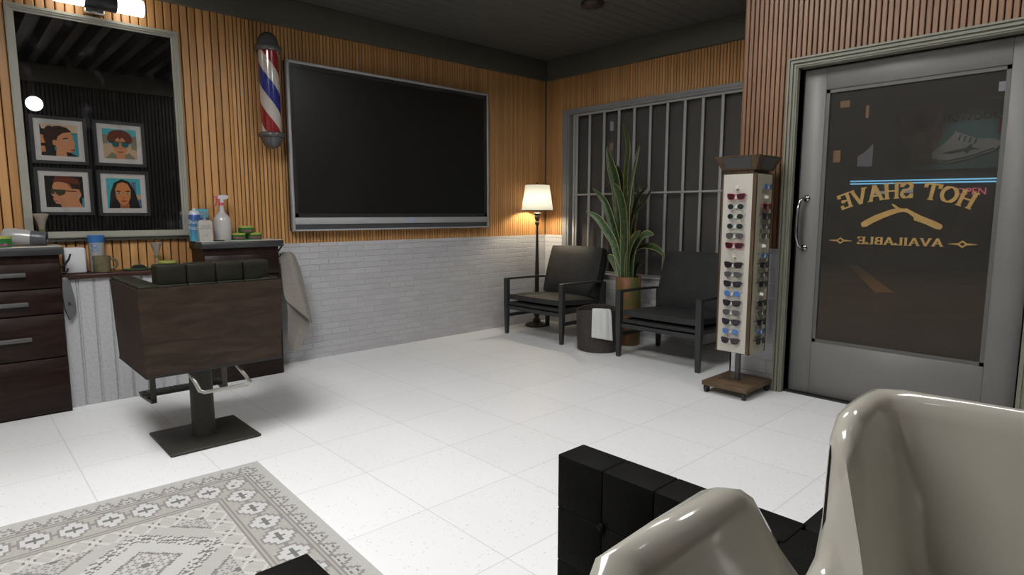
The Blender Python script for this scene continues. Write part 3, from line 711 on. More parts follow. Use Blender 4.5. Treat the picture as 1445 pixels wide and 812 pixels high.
def brush(x, y, z, label, s=1.):
    t = thing('shaving_brush', label, 'shaving brush', (x, y, z), 'shaving brushes')
    mb = MB(); mb.sm = True; mb.lathe([(.017*s, z), (.019*s, z+.005), (.015*s, z+.03*s), (.009*s, z+.055*s), (.013*s, z+.075*s)], (x, y, 0), 20); obj('brush_handle', mb, m_bhand, t, smooth_angle=50)
    mb = MB(); mb.sm = True; mb.lathe([(.0135*s, z+.075*s), (.0155*s, z+.08*s), (.0155*s, z+.095*s)], (x, y, 0), 20); obj('ferrule', mb, m_ferr, t, smooth_angle=50)
    mb = MB(); mb.sm = True
    rings = []
    for r, h in ((.014, .095), (.017, .115), (.024, .145), (.036, .176), (.0355, .178), (.02, .182)):
        rings.append([(x+s*r*(1+(.05 if i % 2 else -.03)*(h > .14))*cos(2*pi*i/36), y+s*r*(1+(.05 if i % 2 else -.03)*(h > .14))*sin(2*pi*i/36), z+h*s+(.003*((i*7) % 3-1) if h > .17 else 0)) for i in range(36)])
    mb.ring_loft(rings); obj('bristles', mb, m_bris, t, smooth_angle=70)
brush(-4.035, -.13, SH, 'cream shaving brush standing on the shelf, left of the right-hand cabinet')
brush(-4.655, -.092, CT, 'cream shaving brush standing on the left counter behind the hair dryer', 1.08)
tin(-3.975, -.15, SH, 'green tin with yellow lid on the shelf, mostly hidden by the chair headrest', r=.056, h=.055)
tin(-4.870, -.237, CT, 'green tin with yellow lid on the left counter next to the hair dryer', r=.053, h=.066)

# hair dryer
t = thing('hair_dryer', 'white hair dryer with dark grey nozzle lying on the left counter', 'hair dryer', (-4.76, -.2, CT))
A = Vector((-4.85, -.115, CT+.063)); B = Vector((-4.655, -.175, CT+.045)); ax = (B-A).normalized(); sd = ax.cross(Vector((0, 0, 1))).normalized(); u_ = sd.cross(ax)
def along(mb, prof, n=28):
    L = (B-A).length; mb.ring_loft([[A+ax*(h*L)+(sd*cos(2*pi*i/n)+u_*sin(2*pi*i/n))*r for i in range(n)] for r, h in prof]); return mb
mb = MB(); mb.sm = True; along(mb, [(.002, -.06), (.03, -.04), (.048, .04), (.054, .16), (.052, .35), (.046, .62), (.043, .70)]); obj('dryer_body', mb, mat('dryer_white', (.34, .34, .335), .25, coat=.3), t, smooth_angle=60)
mb = MB(); mb.sm = True; along(mb, [(.044, .68), (.044, .80), (.042, .83), (.040, .99), (.042, 1.06), (.037, 1.06), (.034, .9), (.0, .89)]); obj('nozzle', mb, mat('dryer_grey', (.07, .075, .085), .35), t, smooth_angle=40)
mb = MB(); mb.sm = True; mb.tube([A+ax*.03+Vector((0, .02, -.01)), A+ax*.0+Vector((-.03, .07, -.025)), A+Vector((-.07, .12, -.035))], [.022, .02, .018], 14, flat=.8); obj('dryer_handle', mb, MATS['dryer_white'], t, smooth_angle=60)

# ------------------------------------------------------------------ hooks, towel, strop
m_hook = mat('black_iron_hook', (.02, .02, .022), .4, .5)
def hook(x, sgn, z, y, label):
    mb = MB(); mb.sm = True
    mb.tube([(x, y, z-.02), (x+.02, y-.004, z-.028), (x+.038, y-.006, z-.018), (x+.044, y-.006, z)], .0055, 8)
    mb.tube([(x, y, z), (x+.025, y-.006, z+.02), (x+.05, y-.01, z+.055), (x+.062, y-.01, z+.09)], [.006, .0065, .006, .005], 8)
    mb.box(x-.001, x+.006, y-.014, y+.014, z-.045, z+.03, bev=.002, seg=1)
    return tag(obj('wall_hook', mb, m_hook, smooth_angle=60), label, 'hook', 'iron hooks on the cabinet sides')
hook(-4.601, 1, .905, -.235, 'black iron double hook on the side of the left cabinet, above the strop')
hook(-3.234, 1, .935, -.20, 'black iron double hook on the side of the right cabinet, above the towel')
# strop
t = thing('hanging_strop', 'grey pointed leather sheath hanging from the hook beside the left cabinet', 'leather sheath', (-4.565, -.24, .58))
out = [(0, .85), (.018, .845), (.034, .80), (.045, .72), (.05, .66), (.047, .62), (.018, .575), (.008, .575), (-.008, .64), (-.016, .72), (-.016, .80), (-.01, .845)]
mb = MB(); mb.sm = True
rings = [[(-4.583+u*k+.012*(1-k), -.236+d, .71+(v-.71)*k) for u, v in out] for k, d in ((.93, .009), (1, .004), (1, -.004), (.9, -.010))]
mb.ring_loft(rings); obj('sheath', mb, mat('grey_leather', (.10, .105, .105), .45, bump=.3, bscale=200), t, smooth_angle=40)
mb = MB(); mb.tube([(-4.572, -.241, .845), (-4.565, -.241, .872), (-4.557, -.241, .90)], .003, 8); obj('hanging_loop', mb, m_steel, t)
obj('letter_mark', text_mesh('B', .03, lambda u, v, d: (-4.566+u, -.2455-d, .67+v), .001, .001), m_black, t)
# towel
m_towel = mat('beige_towel', (.30, .275, .245), .95, bump=.6, bscale=350, var=.06, vscale=40)
mb = MB(); mb.sm = True
NX = 16
def sheet(prof, yf):
    V = [[mb.bm.verts.new((a+(b_-a)*i/NX, yf(i/NX, z), z+(zb-z)*i/NX)) for i in range(NX+1)] for z, zb, a, b_ in prof]
    for r0, r1 in zip(V, V[1:]):
        for i in range(NX): mb.bm.faces.new((r0[i], r0[i+1], r1[i+1], r1[i])).smooth = True
# upper fall: gathered at the hook, diagonal lower hem
sheet([(.945, .945, -3.178, -3.120), (.93, .93, -3.192, -3.085), (.90, .89, -3.196, -3.062), (.83, .82, -3.196, -3.038), (.75, .74, -3.195, -3.018), (.68, .64, -3.192, -3.000), (.615, .53, -3.186, -2.980), (.575, .43, -3.178, -2.962), (.555, .335, -3.165, -2.950)],
      lambda u, z: -.205-.030*sin(u*pi)-.012*sin(u*8+z*4)*(.3 if z > .9 else 1))
# lower fall seen from its inner side, folding back behind the hem
sheet([(.60, .48, -3.160, -2.972), (.50, .36, -3.160, -2.958), (.40, .32, -3.162, -2.962), (.30, .24, -3.166, -3.000), (.22, .17, -3.168, -3.040), (.165, .125, -3.165, -3.072)],
      lambda u, z: -.212+.055*sin(min(u*1.6, 1)*pi/2)-.02*max(0, u-.6))
# narrow flap behind, at the wall side
sheet([(.86, .86, -3.208, -3.17), (.76, .76, -3.214, -3.16), (.66, .66, -3.212, -3.15), (.61, .61, -3.208, -3.15)], lambda u, z: -.178)
o = obj('towel', mb, m_towel, smooth_angle=80)
sol = o.modifiers.new('thick', 'SOLIDIFY'); sol.thickness = .006; sol.offset = 0
sub = o.modifiers.new('sub', 'SUBSURF'); sub.levels = 1; sub.render_levels = 2
tag(o, 'beige towel hanging from the hook on the right cabinet against the brick wainscot', 'towel')

# ------------------------------------------------------------------ barber chair
m_shell = wood_mat('chair_walnut_veneer', (.026, .0165, .0115), (.050, .033, .024), .42, (2.2, 2.2, 11), 2.2)
m_leather = mat('olive_black_leather', (.0115, .0115, .0065), .55, spec=.18, var=.25, vscale=14, bump=.25, bscale=120)
m_leatherk = mat('black_leather', (.0042, .0042, .0034), .6, spec=.08, var=.2, vscale=12, bump=.2, bscale=100)
m_stitch = mat('stitching', (.05, .05, .035), .7)
ch = thing('barber_chair', 'barber chair seen from behind, walnut shell with olive-black leather cubes, square steel base', 'barber chair', (-4.12, -1.3, 0))
SX0, SX1, SY0, SY1 = -4.462, -3.765, -1.60, -.96
mb = MB()
def tb(x0, x1, y0, y1, z0, z1, ty=0, tx=0):   # box that narrows at the bottom
    mb.ring_loft([[(x0+tx0, y0+ty, z0), (x1-tx1, y0+ty, z0), (x1-tx1, y1, z0), (x0+tx0, y1, z0)], [(x0, y0, z1), (x1, y0, z1), (x1, y1, z1), (x0, y1, z1)]])
for pts in (((SX0, SX1, SY0, SY0+.025)), (SX0, SX0+.025, SY0+.025, SY1), (SX1-.025, SX1, SY0+.025, SY1)):
    x0, x1, y0, y1 = pts
    zt = .885; zb = .445
    def sh(x, y, z): 
        k = (zt-z)/(zt-zb); return (x+(.018 if x < -4.12 else -.010)*k, y+(.02*k if y < -1.5 else 0), z)
    mb.ring_loft([[sh(x0, y0, z), sh(x1, y0, z), sh(x1, y1, z), sh(x0, y1, z)] for z in (zb, zt)])
mb.box(SX0+.02, SX1-.012, SY0+.022, SY1, .445, .475)
obj('wooden_shell', mb, m_shell, ch)
obj('lower_edge', box1(SX0+.016, SX1-.008, SY0+.018, SY1+.005, .437, .447), m_black, ch)
mb = MB()
for x0, x1 in ((SX0+.004, SX0+.105), (SX1-.105, SX1-.004)):
    n = 9; mb = MB()
    for k in range(n):
        ya = SY0+.006+(SY1-SY0-.01)*k/n; mb.box(x0, x1, ya, ya+(SY1-SY0-.01)/n-.001, .868, .902, bev=.011, seg=2)
    obj('ribbed_armrest', mb, m_leather, ch)
mb = MB()
for k in range(4):
    xa = -4.372+k*.1385; mb.box(xa, xa+.137, -1.592, -1.47, .875, .897, bev=.007, seg=2)
obj('back_piping', mb, m_leather, ch)
for k in range(4):
    xa = -4.372+k*.1385
    mb = MB(); mb.box(xa+.001, xa+.1375, -1.578, -1.475, .89, .996, bev=.011, seg=3)
    o = obj('headrest_cushion', mb, m_leather, ch)
    mb = MB()
    for j in range(16): mb.box(xa+.012+j*.0073, xa+.0155+j*.0073, -1.5793, -1.577, .979, .9805)
    obj('stitching', mb, m_stitch, o)
mb = MB()
for k in range(4):
    for j in range(3): mb.box(-4.372+k*.1385, -4.2355+k*.1385, -1.50, -1.42, .53+j*.118, .646+j*.118, bev=.012, seg=2)
obj('tufted_backrest', mb, m_leather, ch)
mb = MB()
for k in range(4):
    for j in range(3): mb.box(-4.358+k*.122, -4.237+k*.122, -1.42+j*.145, -1.277+j*.145, .475, .575, bev=.018, seg=2)
obj('seat_cushion', mb, m_leather, ch)
m_base = mat('black_steel_base', (.04, .039, .032), .5, .1, spec=.3)
mb = MB(); mb.sm = True; mb.box(-4.355, -3.895, -1.545, -1.095, 0, .016, bev=.006, seg=2); obj('base_plate', mb, m_base, ch)
mb = MB(); mb.sm = True; mb.lathe([(.062, .014), (.06, .02), (.058, .44)], (-4.13, -1.32, 0), 28); obj('hydraulic_column', mb, m_base, ch, smooth_angle=40)
mb = MB()
for x in (-4.285, -3.885):
    mb.bar((x, -.93, .44), (x+.0, -.93, .135), .03, .018, up=(0, 1, 0)); mb.bar((x, -.94, .142), (x-.03*(x < -4), -.80, .165), .03, .018)
mb.box(-4.33, -3.865, -.90, -.78, .165, .18, bev=.003, seg=1)
for i in range(16):
    for j in range(4): mb.box(-4.315+i*.0285, -4.298+i*.0285, -.89+j*.027, -.876+j*.027, .179, .184)
obj('footrest', mb, mat('footrest_steel', (.10, .10, .085), .45, .5), ch)
mb = MB(); mb.sm = True
P_ = [(-4.245, -1.50, .445), (-4.235, -1.56, .41), (-4.21, -1.585, .335), (-4.19, -1.59, .325), (-3.975, -1.59, .325), (-3.955, -1.585, .335), (-3.995, -1.56, .41), (-4.01, -1.5, .445)]
mb.tube([Vector(P_[0]), Vector(P_[1])*.5+Vector(P_[2])*.5, P_[2], P_[3], P_[4], P_[5], Vector(P_[5])*.5+Vector(P_[6])*.5, P_[7]], .0105, 8)
obj('chrome_foot_bar', mb, mat('worn_chrome', (.45, .44, .40), .28, .9), ch, smooth_angle=50)

# ------------------------------------------------------------------ rug (woven pattern as coloured cells)
rg_cols = [tuple(x*.92*.55+sum(q)/3*.92*.45 for x in q) for q in [(.47, .465, .42), (.40, .39, .33), (.55, .55, .54), (.27, .235, .22), (.17, .165, .15), (.44, .43, .385), (.56, .54, .47), (.50, .49, .47)]]
rmats = [mat('rug_%s' % n, c_, .95, var=.10, vscale=260) for n, c_ in zip(('edge', 'khaki', 'pale', 'line', 'dark', 'taupe', 'cream', 'field'), rg_cols)]
NXc, NYc, cw, chh = 288, 184, .0082, .0100
CROSS = ["....#......", "...#.#.....", "..#ppp#....", ]
def rugc(i, j):
    a, b_ = min(i, NXc-1-i), min(j, NYc-1-j)
    d = a if a < b_ else b_            # cells from nearest edge
    t = j if a < b_ else i             # along
    n = (NYc if a < b_ else NXc)
    if d < 2: return 0
    if d < 12:                          # triangle border
        if d == 11: return 3
        k = (t+5) % 10; h = d-2; w = 1+h*.5
        e = abs(k-4.5)
        if abs(e-(w-.5)) < .6 and h > 1: return 3
        if e < w-.5 and (h in (4, 7) and int(e) % 2 == 0): return 4
        return 5 if (abs(e-(w+1.5)) < .5) else 0 if e > w else 0
    if d in (12, 30): return 1
    if d in (13, 31, 33): return 3
    if d < 30:
        u = ((t+3) % 15)-7; v = d-21.5
        au, av = abs(u), abs(v)
        if au <= 0 and av < 3.3: return 4
        if av < .8 and au <= 3: return 4
        step = au+av
        inside = (au <= 5.5 and av <= 3) or (au <= 3.5 and av <= 5) or (au <= 1.5 and av <= 6.6)
        ins2 = (au <= 6.5 and av <= 3.8) or (au <= 4.5 and av <= 6) or (au <= 2.5 and av <= 7.6) or (av < 1 and au <= 7)
        if inside: return 2
        if ins2: return 3
        return 1 if ((t*7+d*5) % 11) else 5
    if d == 32: return 1
    if d < 44:
        u = (t+2) % 12-6; v = d-38.5
        if abs(abs(u)-abs(v)) < .8 and abs(v) < 4.6: return 6
        if abs(abs(u)+abs(v)-2.5) < .6: return 4
        return 5 if (t+d) % 5 else 0
    I, J = i-44, j-44
    p, q = 30, 24
    u = abs((I % (2*p))-p)/p; v = abs((J % (2*q))-q)/q
    s_ = u+v
    zig = ((I//2) % 2)*.03
    ds = abs(s_-1+zig)
    if ds < .045: return 4 if (I//2+J) % 3 else 7
    if .10 < ds < .145: return 4 if (I//3+J) % 4 else 7
    if ds < .10: return 6 if (I+J) % 3 else 7
    s2 = min(s_, 2-s_)
    if s2 < .42:
        if (I % 3 == 0 or J % 3 == 0) and s2 > .08: return 3 if (I+J) % 2 else 5
        if s2 < .08: return 4
    if abs(s2-.45) < .03: return 4 if (I+J) % 2 else 3
    return 7 if s_ < 1 else 5
vs = []; fs = []; fm = []
rx, ry = -4.052, -1.90; ang = radians(-2.2)
def rp(i, j):
    X = -i*cw; Y = -j*chh
    return (X*cos(ang)-Y*sin(ang), X*sin(ang)+Y*cos(ang), 0.008)
for j in range(NYc+1):
    for i in range(NXc+1): vs.append(rp(i, j))
for j in range(NYc):
    for i in range(NXc):
        a = j*(NXc+1)+i; fs.append((a, a+NXc+1, a+NXc+2, a+1)); fm.append(rugc(i, j))
n0 = len(vs)
cor = [rp(0, 0), rp(NXc, 0), rp(NXc, NYc), rp(0, NYc)]
for c_ in cor: vs.append((c_[0], c_[1], 0.0005))
idx = [0, NXc, NYc*(NXc+1)+NXc, NYc*(NXc+1)]
for k in range(4): fs.append((idx[k], idx[(k+1) % 4], n0+(k+1) % 4, n0+k)); fm.append(0)
me = bpy.data.meshes.new('rug'); me.from_pydata(vs, [], fs); me.update()
for m in rmats: me.materials.append(m)
me.polygons.foreach_set('material_index', fm)
ro = bpy.data.objects.new('rug', me); col.objects.link(ro); ro.location = (rx, ry, 0.0005)
tag(ro, 'pale grey and beige patterned rug with cross-motif border on the white tiles', 'rug')

# ------------------------------------------------------------------ armchairs
m_ac = mat('charcoal_powder_coat', (.042, .044, .044), .42, .3)
m_cush = mat('charcoal_cushion', (.034, .034, .034), .62, spec=.18, var=.12, vscale=9, bump=.35, bscale=25)
def pillow(mb, cx, cy, cz, hx, hy, hz, M, puff=.15, n=10):
    """cushion: a slab whose faces bulge, seam around the rim"""
    top = []; bot = []
    for sgn, L in ((1, top), (-1, bot)):
        for i in range(n+1):
            r = []
            for j in range(n+1):
                u = -1+2*i/n; v = -1+2*j/n
                e = (1-abs(u)**5)*(1-abs(v)**5)
                cu = u*(1-.035*(v*v)); cv = v*(1-.035*(u*u))
                z = sgn*hz*(.55+.45*e**.5)*(1+puff*.5*(1-u*u)*(1-v*v))
                r.append(mb.bm.verts.new(M @ Vector((cx+cu*hx, cy+cv*hy, cz+z))))
            L.append(r)
        for i in range(n):
            for j in range(n):
                q = (L[i][j], L[i+1][j], L[i+1][j+1], L[i][j+1])
                mb.bm.faces.new(q if sgn > 0 else q[::-1]).smooth = True
    def rim(seq):
        for (a, b_) in zip(seq, seq[1:]): mb.bm.faces.new((top[a[0]][a[1]], bot[a[0]][a[1]], bot[b_[0]][b_[1]], top[b_[0]][b_[1]])).smooth = True
    rim([(i, 0) for i in range(n+1)]+[(n, j) for j in range(1, n+1)]+[(i, n) for i in range(n-1, -1, -1)]+[(0, j) for j in range(n-1, -1, -1)])
def armchair(label):
    t = thing('armchair', label, 'armchair', (0, 0, 0), 'charcoal metal armchairs by the window')
    I4 = Matrix.Identity(4)
    W = .385
    for sy in (-1, 1):
        y = sy*W
        mb = MB(); mb.ring_loft([[(-.31-a, y-b_, z), (-.31+a, y-b_, z), (-.31+a, y+b_, z), (-.31-a, y+b_, z)] for a, b_, z in ((.015, .017, .006), (.021, .024, .3), (.021, .024, .568))]); l = obj('front_leg', mb, m_ac, t)
        mb = MB(); mb.box(-.322, -.298, y-.013, y+.013, 0, .007); obj('foot_pad', mb, m_bhand, l)
        mb = MB(); mb.ring_loft([[(.30-a, y-b_, z), (.30+a, y-b_, z), (.30+a, y+b_, z), (.30-a, y+b_, z)] for a, b_, z in ((.015, .017, .006), (.021, .024, .3), (.021, .024, .548))]); l = obj('rear_leg', mb, m_ac, t)
        mb = MB(); mb.box(.288, .312, y-.013, y+.013, 0, .007); obj('foot_pad', mb, m_bhand, l)
        mb = MB(); mb.ring_loft([[(x, y-.022, z-.009), (x, y+.022, z-.009), (x, y+.022, z+.009), (x, y-.022, z+.009)] for x, z in ((-.330, .572), (-.31, .576), (0, .574), (.24, .566), (.322, .552))]); obj('armrest', mb, m_ac, t)
        mb = MB(); mb.bar((-.30, y, .195), (.30, y, .195), .022, .032); obj('side_stretcher', mb, m_ac, t)
        mb = MB(); mb.bar((-.30, y*.965, .315), (.28, y*.965, .285), .02, .035); obj('seat_rail', mb, m_ac, t)
    mb = MB(); mb.box(-.315, -.290, -.37, .37, .262, .298); mb.box(.26, .285, -.37, .37, .262, .298); mb.box(-.29, .26, -.36, .36, .286, .296)
    for k in range(5): mb.box(-.29, .262, -.30+k*.15-.02, -.30+k*.15+.02, .272, .284)
    obj('seat_frame', mb, m_ac, t)
    mb = MB(); R = Matrix.Translation((-.012, 0, .318)) @ Matrix.Rotation(radians(1.5), 4, 'Y'); pillow(mb, 0, 0, 0, .31, .362, .024, R, 0); obj('seat_base_cushion', mb, m_cush, t, smooth_angle=60)
    mb = MB(); R = Matrix.Translation((-.01, 0, .378)) @ Matrix.Rotation(radians(3), 4, 'Y'); pillow(mb, 0, 0, 0, .305, .358, .043, R); obj('seat_cushion', mb, m_cush, t, smooth_angle=60)
    tilt = radians(90-17)
    R = Matrix.Translation((.325, 0, .635)) @ Matrix.Rotation(radians(17), 4, 'Y') @ Matrix.Rotation(radians(90), 4, 'Y')
    mb = MB(); pillow(mb, 0, 0, -.03, .262, .357, .07, R, .25); obj('back_cushion', mb, m_cush, t, smooth_angle=60)
    mb = MB()
    R2 = Matrix.Translation((.325, 0, .645)) @ Matrix.Rotation(radians(17), 4, 'Y')
    mb.box(.035, .055, -.345, -.32, -.34, .235, M=R2); mb.box(.035, .055, .32, .345, -.34, .235, M=R2)
    for z in (-.2, -.05, .1, .22): mb.box(.037, .053, -.32, .32, z-.012, z+.012, M=R2)
    obj('back_frame', mb, m_ac, t)
    return t
a1 = armchair('charcoal metal armchair with dark cushions, left one by the floor lamp')
a2 = copy_tree(a1); a2['label'] = 'charcoal metal armchair with dark cushions, right one beside the sunglasses stand'
a1.location = (-.575, -.692, 0); a2.location = (-.555, -2.117, 0)
a1['group'] = a2['group'] = 'charcoal metal armchairs by the window'

# ------------------------------------------------------------------ floor lamp
lx, ly = -.335, -.20
t = thing('floor_lamp', 'bronze floor lamp with lit cream drum shade in the corner', 'floor lamp', (lx, ly, 0))
m_bronze = mat('dark_bronze', (.045, .038, .032), .38, .7)
mb = MB(); mb.sm = True
mb.lathe([(.125, 0), (.13, .006), (.128, .016), (.105, .028), (.07, .036), (.045, .045), (.04, .06), (.045, .068), (.03, .078), (.022, .10), (.036, .13), (.04, .15), (.03, .17), (.019, .19)], (lx, ly, 0), 32); obj('lamp_base', mb, m_bronze, t, smooth_angle=50)
mb = MB(); mb.sm = True
mb.lathe([(.019, .185), (.024, .3), (.022, .6), (.014, 1.0), (.012, 1.09), (.014, 1.115), (.026, 1.13), (.022, 1.15), (.014, 1.16), (.024, 1.18), (.03, 1.2), (.022, 1.22), (.034, 1.235), (.046, 1.245), (.034, 1.252), (.012, 1.256), (.012, 1.33)], (lx, ly, 0), 24); obj('lamp_pole', mb, m_bronze, t, smooth_angle=50)
mb = MB(); mb.sm = True; mb.lathe([(.173, 1.275), (.132, 1.552)], (lx, ly, 0), 40, cap0=False, cap1=False)
m_shade = mat('lit_linen_shade', (.78, .75, .64), .8, bump=.15, bscale=200)
m_shade.node_tree.nodes['Principled BSDF'].inputs['Transmission Weight'].default_value = 0
nt = m_shade.node_tree; b = nt.nodes['Principled BSDF']; outn = nt.nodes['Material Output']
tl = nt.nodes.new('ShaderNodeBsdfTranslucent'); tl.inputs[0].default_value = (.72, .76, .74, 1); mx = nt.nodes.new('ShaderNodeMixShader'); mx.inputs[0].default_value = .055
nt.links.new(b.outputs[0], mx.inputs[1]); nt.links.new(tl.outputs[0], mx.inputs[2]); nt.links.new(mx.outputs[0], outn.inputs[0])
shd = obj('lamp_shade', mb, m_shade, t, smooth_angle=60)
mb = MB(); mb.lathe([(.131, 1.549), (.132, 1.551)], (lx, ly, 0), 40); obj('shade_top_blocker', mb, mat('blocker_disc', (.5, .48, .42), .8), t)  # added opaque disc, keeps the bulb's light from leaving upwards
mb = MB(); mb.sm = True; mb.tube([(lx+.174*cos(a), ly+.174*sin(a), 1.276) for a in [2*pi*k/40 for k in range(40)]], .004, 6, closed=True); obj('shade_trim', mb, m_bronze, t); mb = MB(); mb.sm = True; mb.tube([(lx+.132*cos(a), ly+.132*sin(a), 1.552) for a in [2*pi*k/40 for k in range(40)]], .0025, 6, closed=True); obj('shade_trim', mb, m_bronze, t)
mb = MB(); mb.sm = True
for k in range(3): mb.tube([(lx, ly, 1.545), (lx+.13*cos(k*2.1), ly+.13*sin(k*2.1), 1.55)], .0025, 6)
mb.lathe([(.004, 1.46), (.004, 1.56), (.009, 1.565), (.008, 1.575), (.002, 1.582)], (lx, ly, 0), 12); obj('finial', mb, m_bronze, t)
mb = MB(); mb.sm = True; mb.lathe([(.013, 1.33), (.016, 1.34), (.03, 1.375), (.032, 1.40), (.024, 1.425), (.004, 1.437)], (lx, ly, 0), 20); obj('light_bulb', mb, mat('lit_bulb', (1, .9, .7), .4, emit=420, ecol=(1, .86, .64)), t, smooth_angle=60)

# ------------------------------------------------------------------ potted snake plant
px, py = -.37, -1.46
t = thing('planter', 'tall cylindrical planter with rust and green patina between the armchairs', 'planter', (px, py, 0))
m_pot = mat('rust_patina', (.2, .1, .05), .45); nt = m_pot.node_tree; b = nt.nodes['Principled BSDF']
g = nt.nodes.new('ShaderNodeTexCoord'); mp = nt.nodes.new('ShaderNodeMapping'); mp.inputs['Scale'].default_value = (9, 9, 3.2); nt.links.new(g.outputs['Object'], mp.inputs[0])
n = nt.nodes.new('ShaderNodeTexNoise'); n.inputs['Scale'].default_value = 1.2; n.inputs['Detail'].default_value = 6; n.inputs['Distortion'].default_value = 1.2; nt.links.new(mp.outputs[0], n.inputs['Vector'])
r = nt.nodes.new('ShaderNodeValToRGB'); r.color_ramp.elements[0].position = .38; r.color_ramp.elements[0].color = (.27, .11, .045, 1); r.color_ramp.elements[1].position = .62; r.color_ramp.elements[1].color = (.09, .115, .03, 1)
e = r.color_ramp.elements.new(.5); e.color = (.17, .09, .035, 1); nt.links.new(n.outputs['Fac'], r.inputs[0]); nt.links.new(r.outputs[0], b.inputs['Base Color'])
mb = MB(); mb.sm = True; mb.lathe([(.115, 0), (.12, .006), (.12, .645), (.118, .65), (.109, .65), (.109, .60)], (px, py, 0), 36, cap1=False); obj('pot', mb, m_pot, t, smooth_angle=40)
mb = MB(); mb.lathe([(.109, .605), (.05, .615), (0, .62)], (px, py, 0), 24, cap0=False); obj('soil', mb, mat('soil', (.03, .02, .013), .95, bump=1, bscale=90), t)
sn = thing('snake_plant', 'tall snake plant with yellow-edged green leaves growing in the patina planter', 'plant', (px, py, .61))
def leaf_mat(name, ga, gb, ye):
    m = mat(name, ga, .38); nt = m.node_tree; b = nt.nodes['Principled BSDF']
    uv = nt.nodes.new('ShaderNodeUVMap'); uv.uv_map = 'UVMap'; s = nt.nodes.new('ShaderNodeSeparateXYZ'); nt.links.new(uv.outputs[0], s.inputs[0])
    edge = M_(nt, 'GREATER_THAN', M_(nt, 'ABSOLUTE', M_(nt, 'SUBTRACT', s.outputs[0], .5)), .43)
    mp = nt.nodes.new('ShaderNodeMapping'); mp.inputs['Scale'].default_value = (2, 26, 1); nt.links.new(uv.outputs[0], mp.inputs[0])
    n = nt.nodes.new('ShaderNodeTexNoise'); n.inputs['Scale'].default_value = 1.3; n.inputs['Detail'].default_value = 4; n.inputs['Distortion'].default_value = .8; nt.links.new(mp.outputs[0], n.inputs['Vector'])
    f = M_(nt, 'MULTIPLY', M_(nt, 'SUBTRACT', n.outputs['Fac'], .36), 3.4)
    nt.nodes[-1].use_clamp = True
    c = mix_rgb(nt, f, ga, gb); c = mix_rgb(nt, edge, c, ye); nt.links.new(c, b.inputs['Base Color']); return m
lm1 = leaf_mat('snake_leaf_mid', (.012, .030, .009), (.05, .095, .03), (.26, .24, .085))
lm2 = leaf_mat('snake_leaf_dark', (.005, .010, .005), (.018, .032, .013), (.08, .09, .03))
lm3 = leaf_mat('snake_leaf_light', (.03, .07, .025), (.11, .18, .08), (.34, .32, .16))
LV = [ # (points (y offset, z), x offset at base/tip, max half width, twist, material)
 ([(0.109, 2.083), (0.048, 1.959), (0.021, 1.823), (0.04, 1.671), (0.044, 1.399), (0.04, .62)], -.00, .05, .036, 10, lm1),
 ([(0.292, 1.882), (0.237, 1.72), (0.17, 1.54), (0.139, 1.302), (0.07, .62)], .02, .04, .042, -20, lm1),
 ([(-0.09, 1.862), (-0.055, 1.666), (-0.016, 1.398), (0.002, 1.164), (0.0, .62)], -.03, .0, .050, 25, lm3),
 ([(0.452, 1.493), (0.305, 1.364), (0.211, 1.162), (0.13, 0.922), (0.07, .62)], -.03, -.08, .030, -30, lm1),
 ([(0.52, 1.263), (0.379, 1.201), (0.246, 1.061), (0.16, 0.921), (0.085, .62)], -.05, -.16, .032, -25, lm3),
 ([(0.195, 1.531), (0.1, 1.4), (0.05, 1.164), (0.05, .62)], -.06, -.10, .048, 0, lm1),
 ([(-0.243, 1.484), (-0.157, 1.338), (-0.068, 1.223), (-0.015, 1.008), (-0.011, .62)], -.04, -.12, .050, 30, lm2),
 ([(-0.198, 1.499), (-0.109, 1.406), (-0.066, 1.301), (-0.015, 1.008), (-.02, .62)], .04, .05, .030, 10, lm2),
 ([(-0.262, 1.053), (-0.178, 1.048), (-0.111, 0.972), (-0.06, 0.852), (-0.04, .62)], -.04, -.14, .042, 20, lm3),
 ([(-0.393, 0.859), (-0.307, 0.922), (-0.193, 0.94), (-0.101, 0.903), (-0.065, 0.812), (-0.05, .62)], -.02, -.05, .030, 35, lm1),
 ([(0.249, 0.836), (0.175, 0.79), (0.09, .62)], -.04, -.10, .028, -20, lm3),
 ([(-0.17, 0.795), (-0.106, 0.756), (-0.06, .62)], .03, -.02, .022, 10, lm2),
 ([(-0.095, 1.502), (-0.089, 1.301), (-0.051, 1.009), (-0.03, .62)], .05, .09, .040, 10, lm1),
 ([(-0.119, 1.088), (-0.047, 0.989), (0.0, 0.828), (0.01, .62)], -.07, -.13, .045, 15, lm1),
 ([(0.162, 1.697), (0.104, 1.538), (0.087, 1.203), (0.06, .62)], .05, .06, .040, -10, lm2),
]
vd = Vector((.79, .61, 0)); sdv = Vector((.61, -.79, 0))
def catmull(P, t):
    n = len(P)-1; s = min(t*n, n-1e-6); i = int(s); f = s-i
    p = [P[max(i-1, 0)], P[i], P[min(i+1, n)], P[min(i+2, n)]]
    return [.5*((2*p[1][k])+(-p[0][k]+p[2][k])*f+(2*p[0][k]-5*p[1][k]+4*p[2][k]-p[3][k])*f*f+(-p[0][k]+3*p[1][k]-3*p[2][k]+p[3][k])*f**3) for k in range(len(p[0]))]
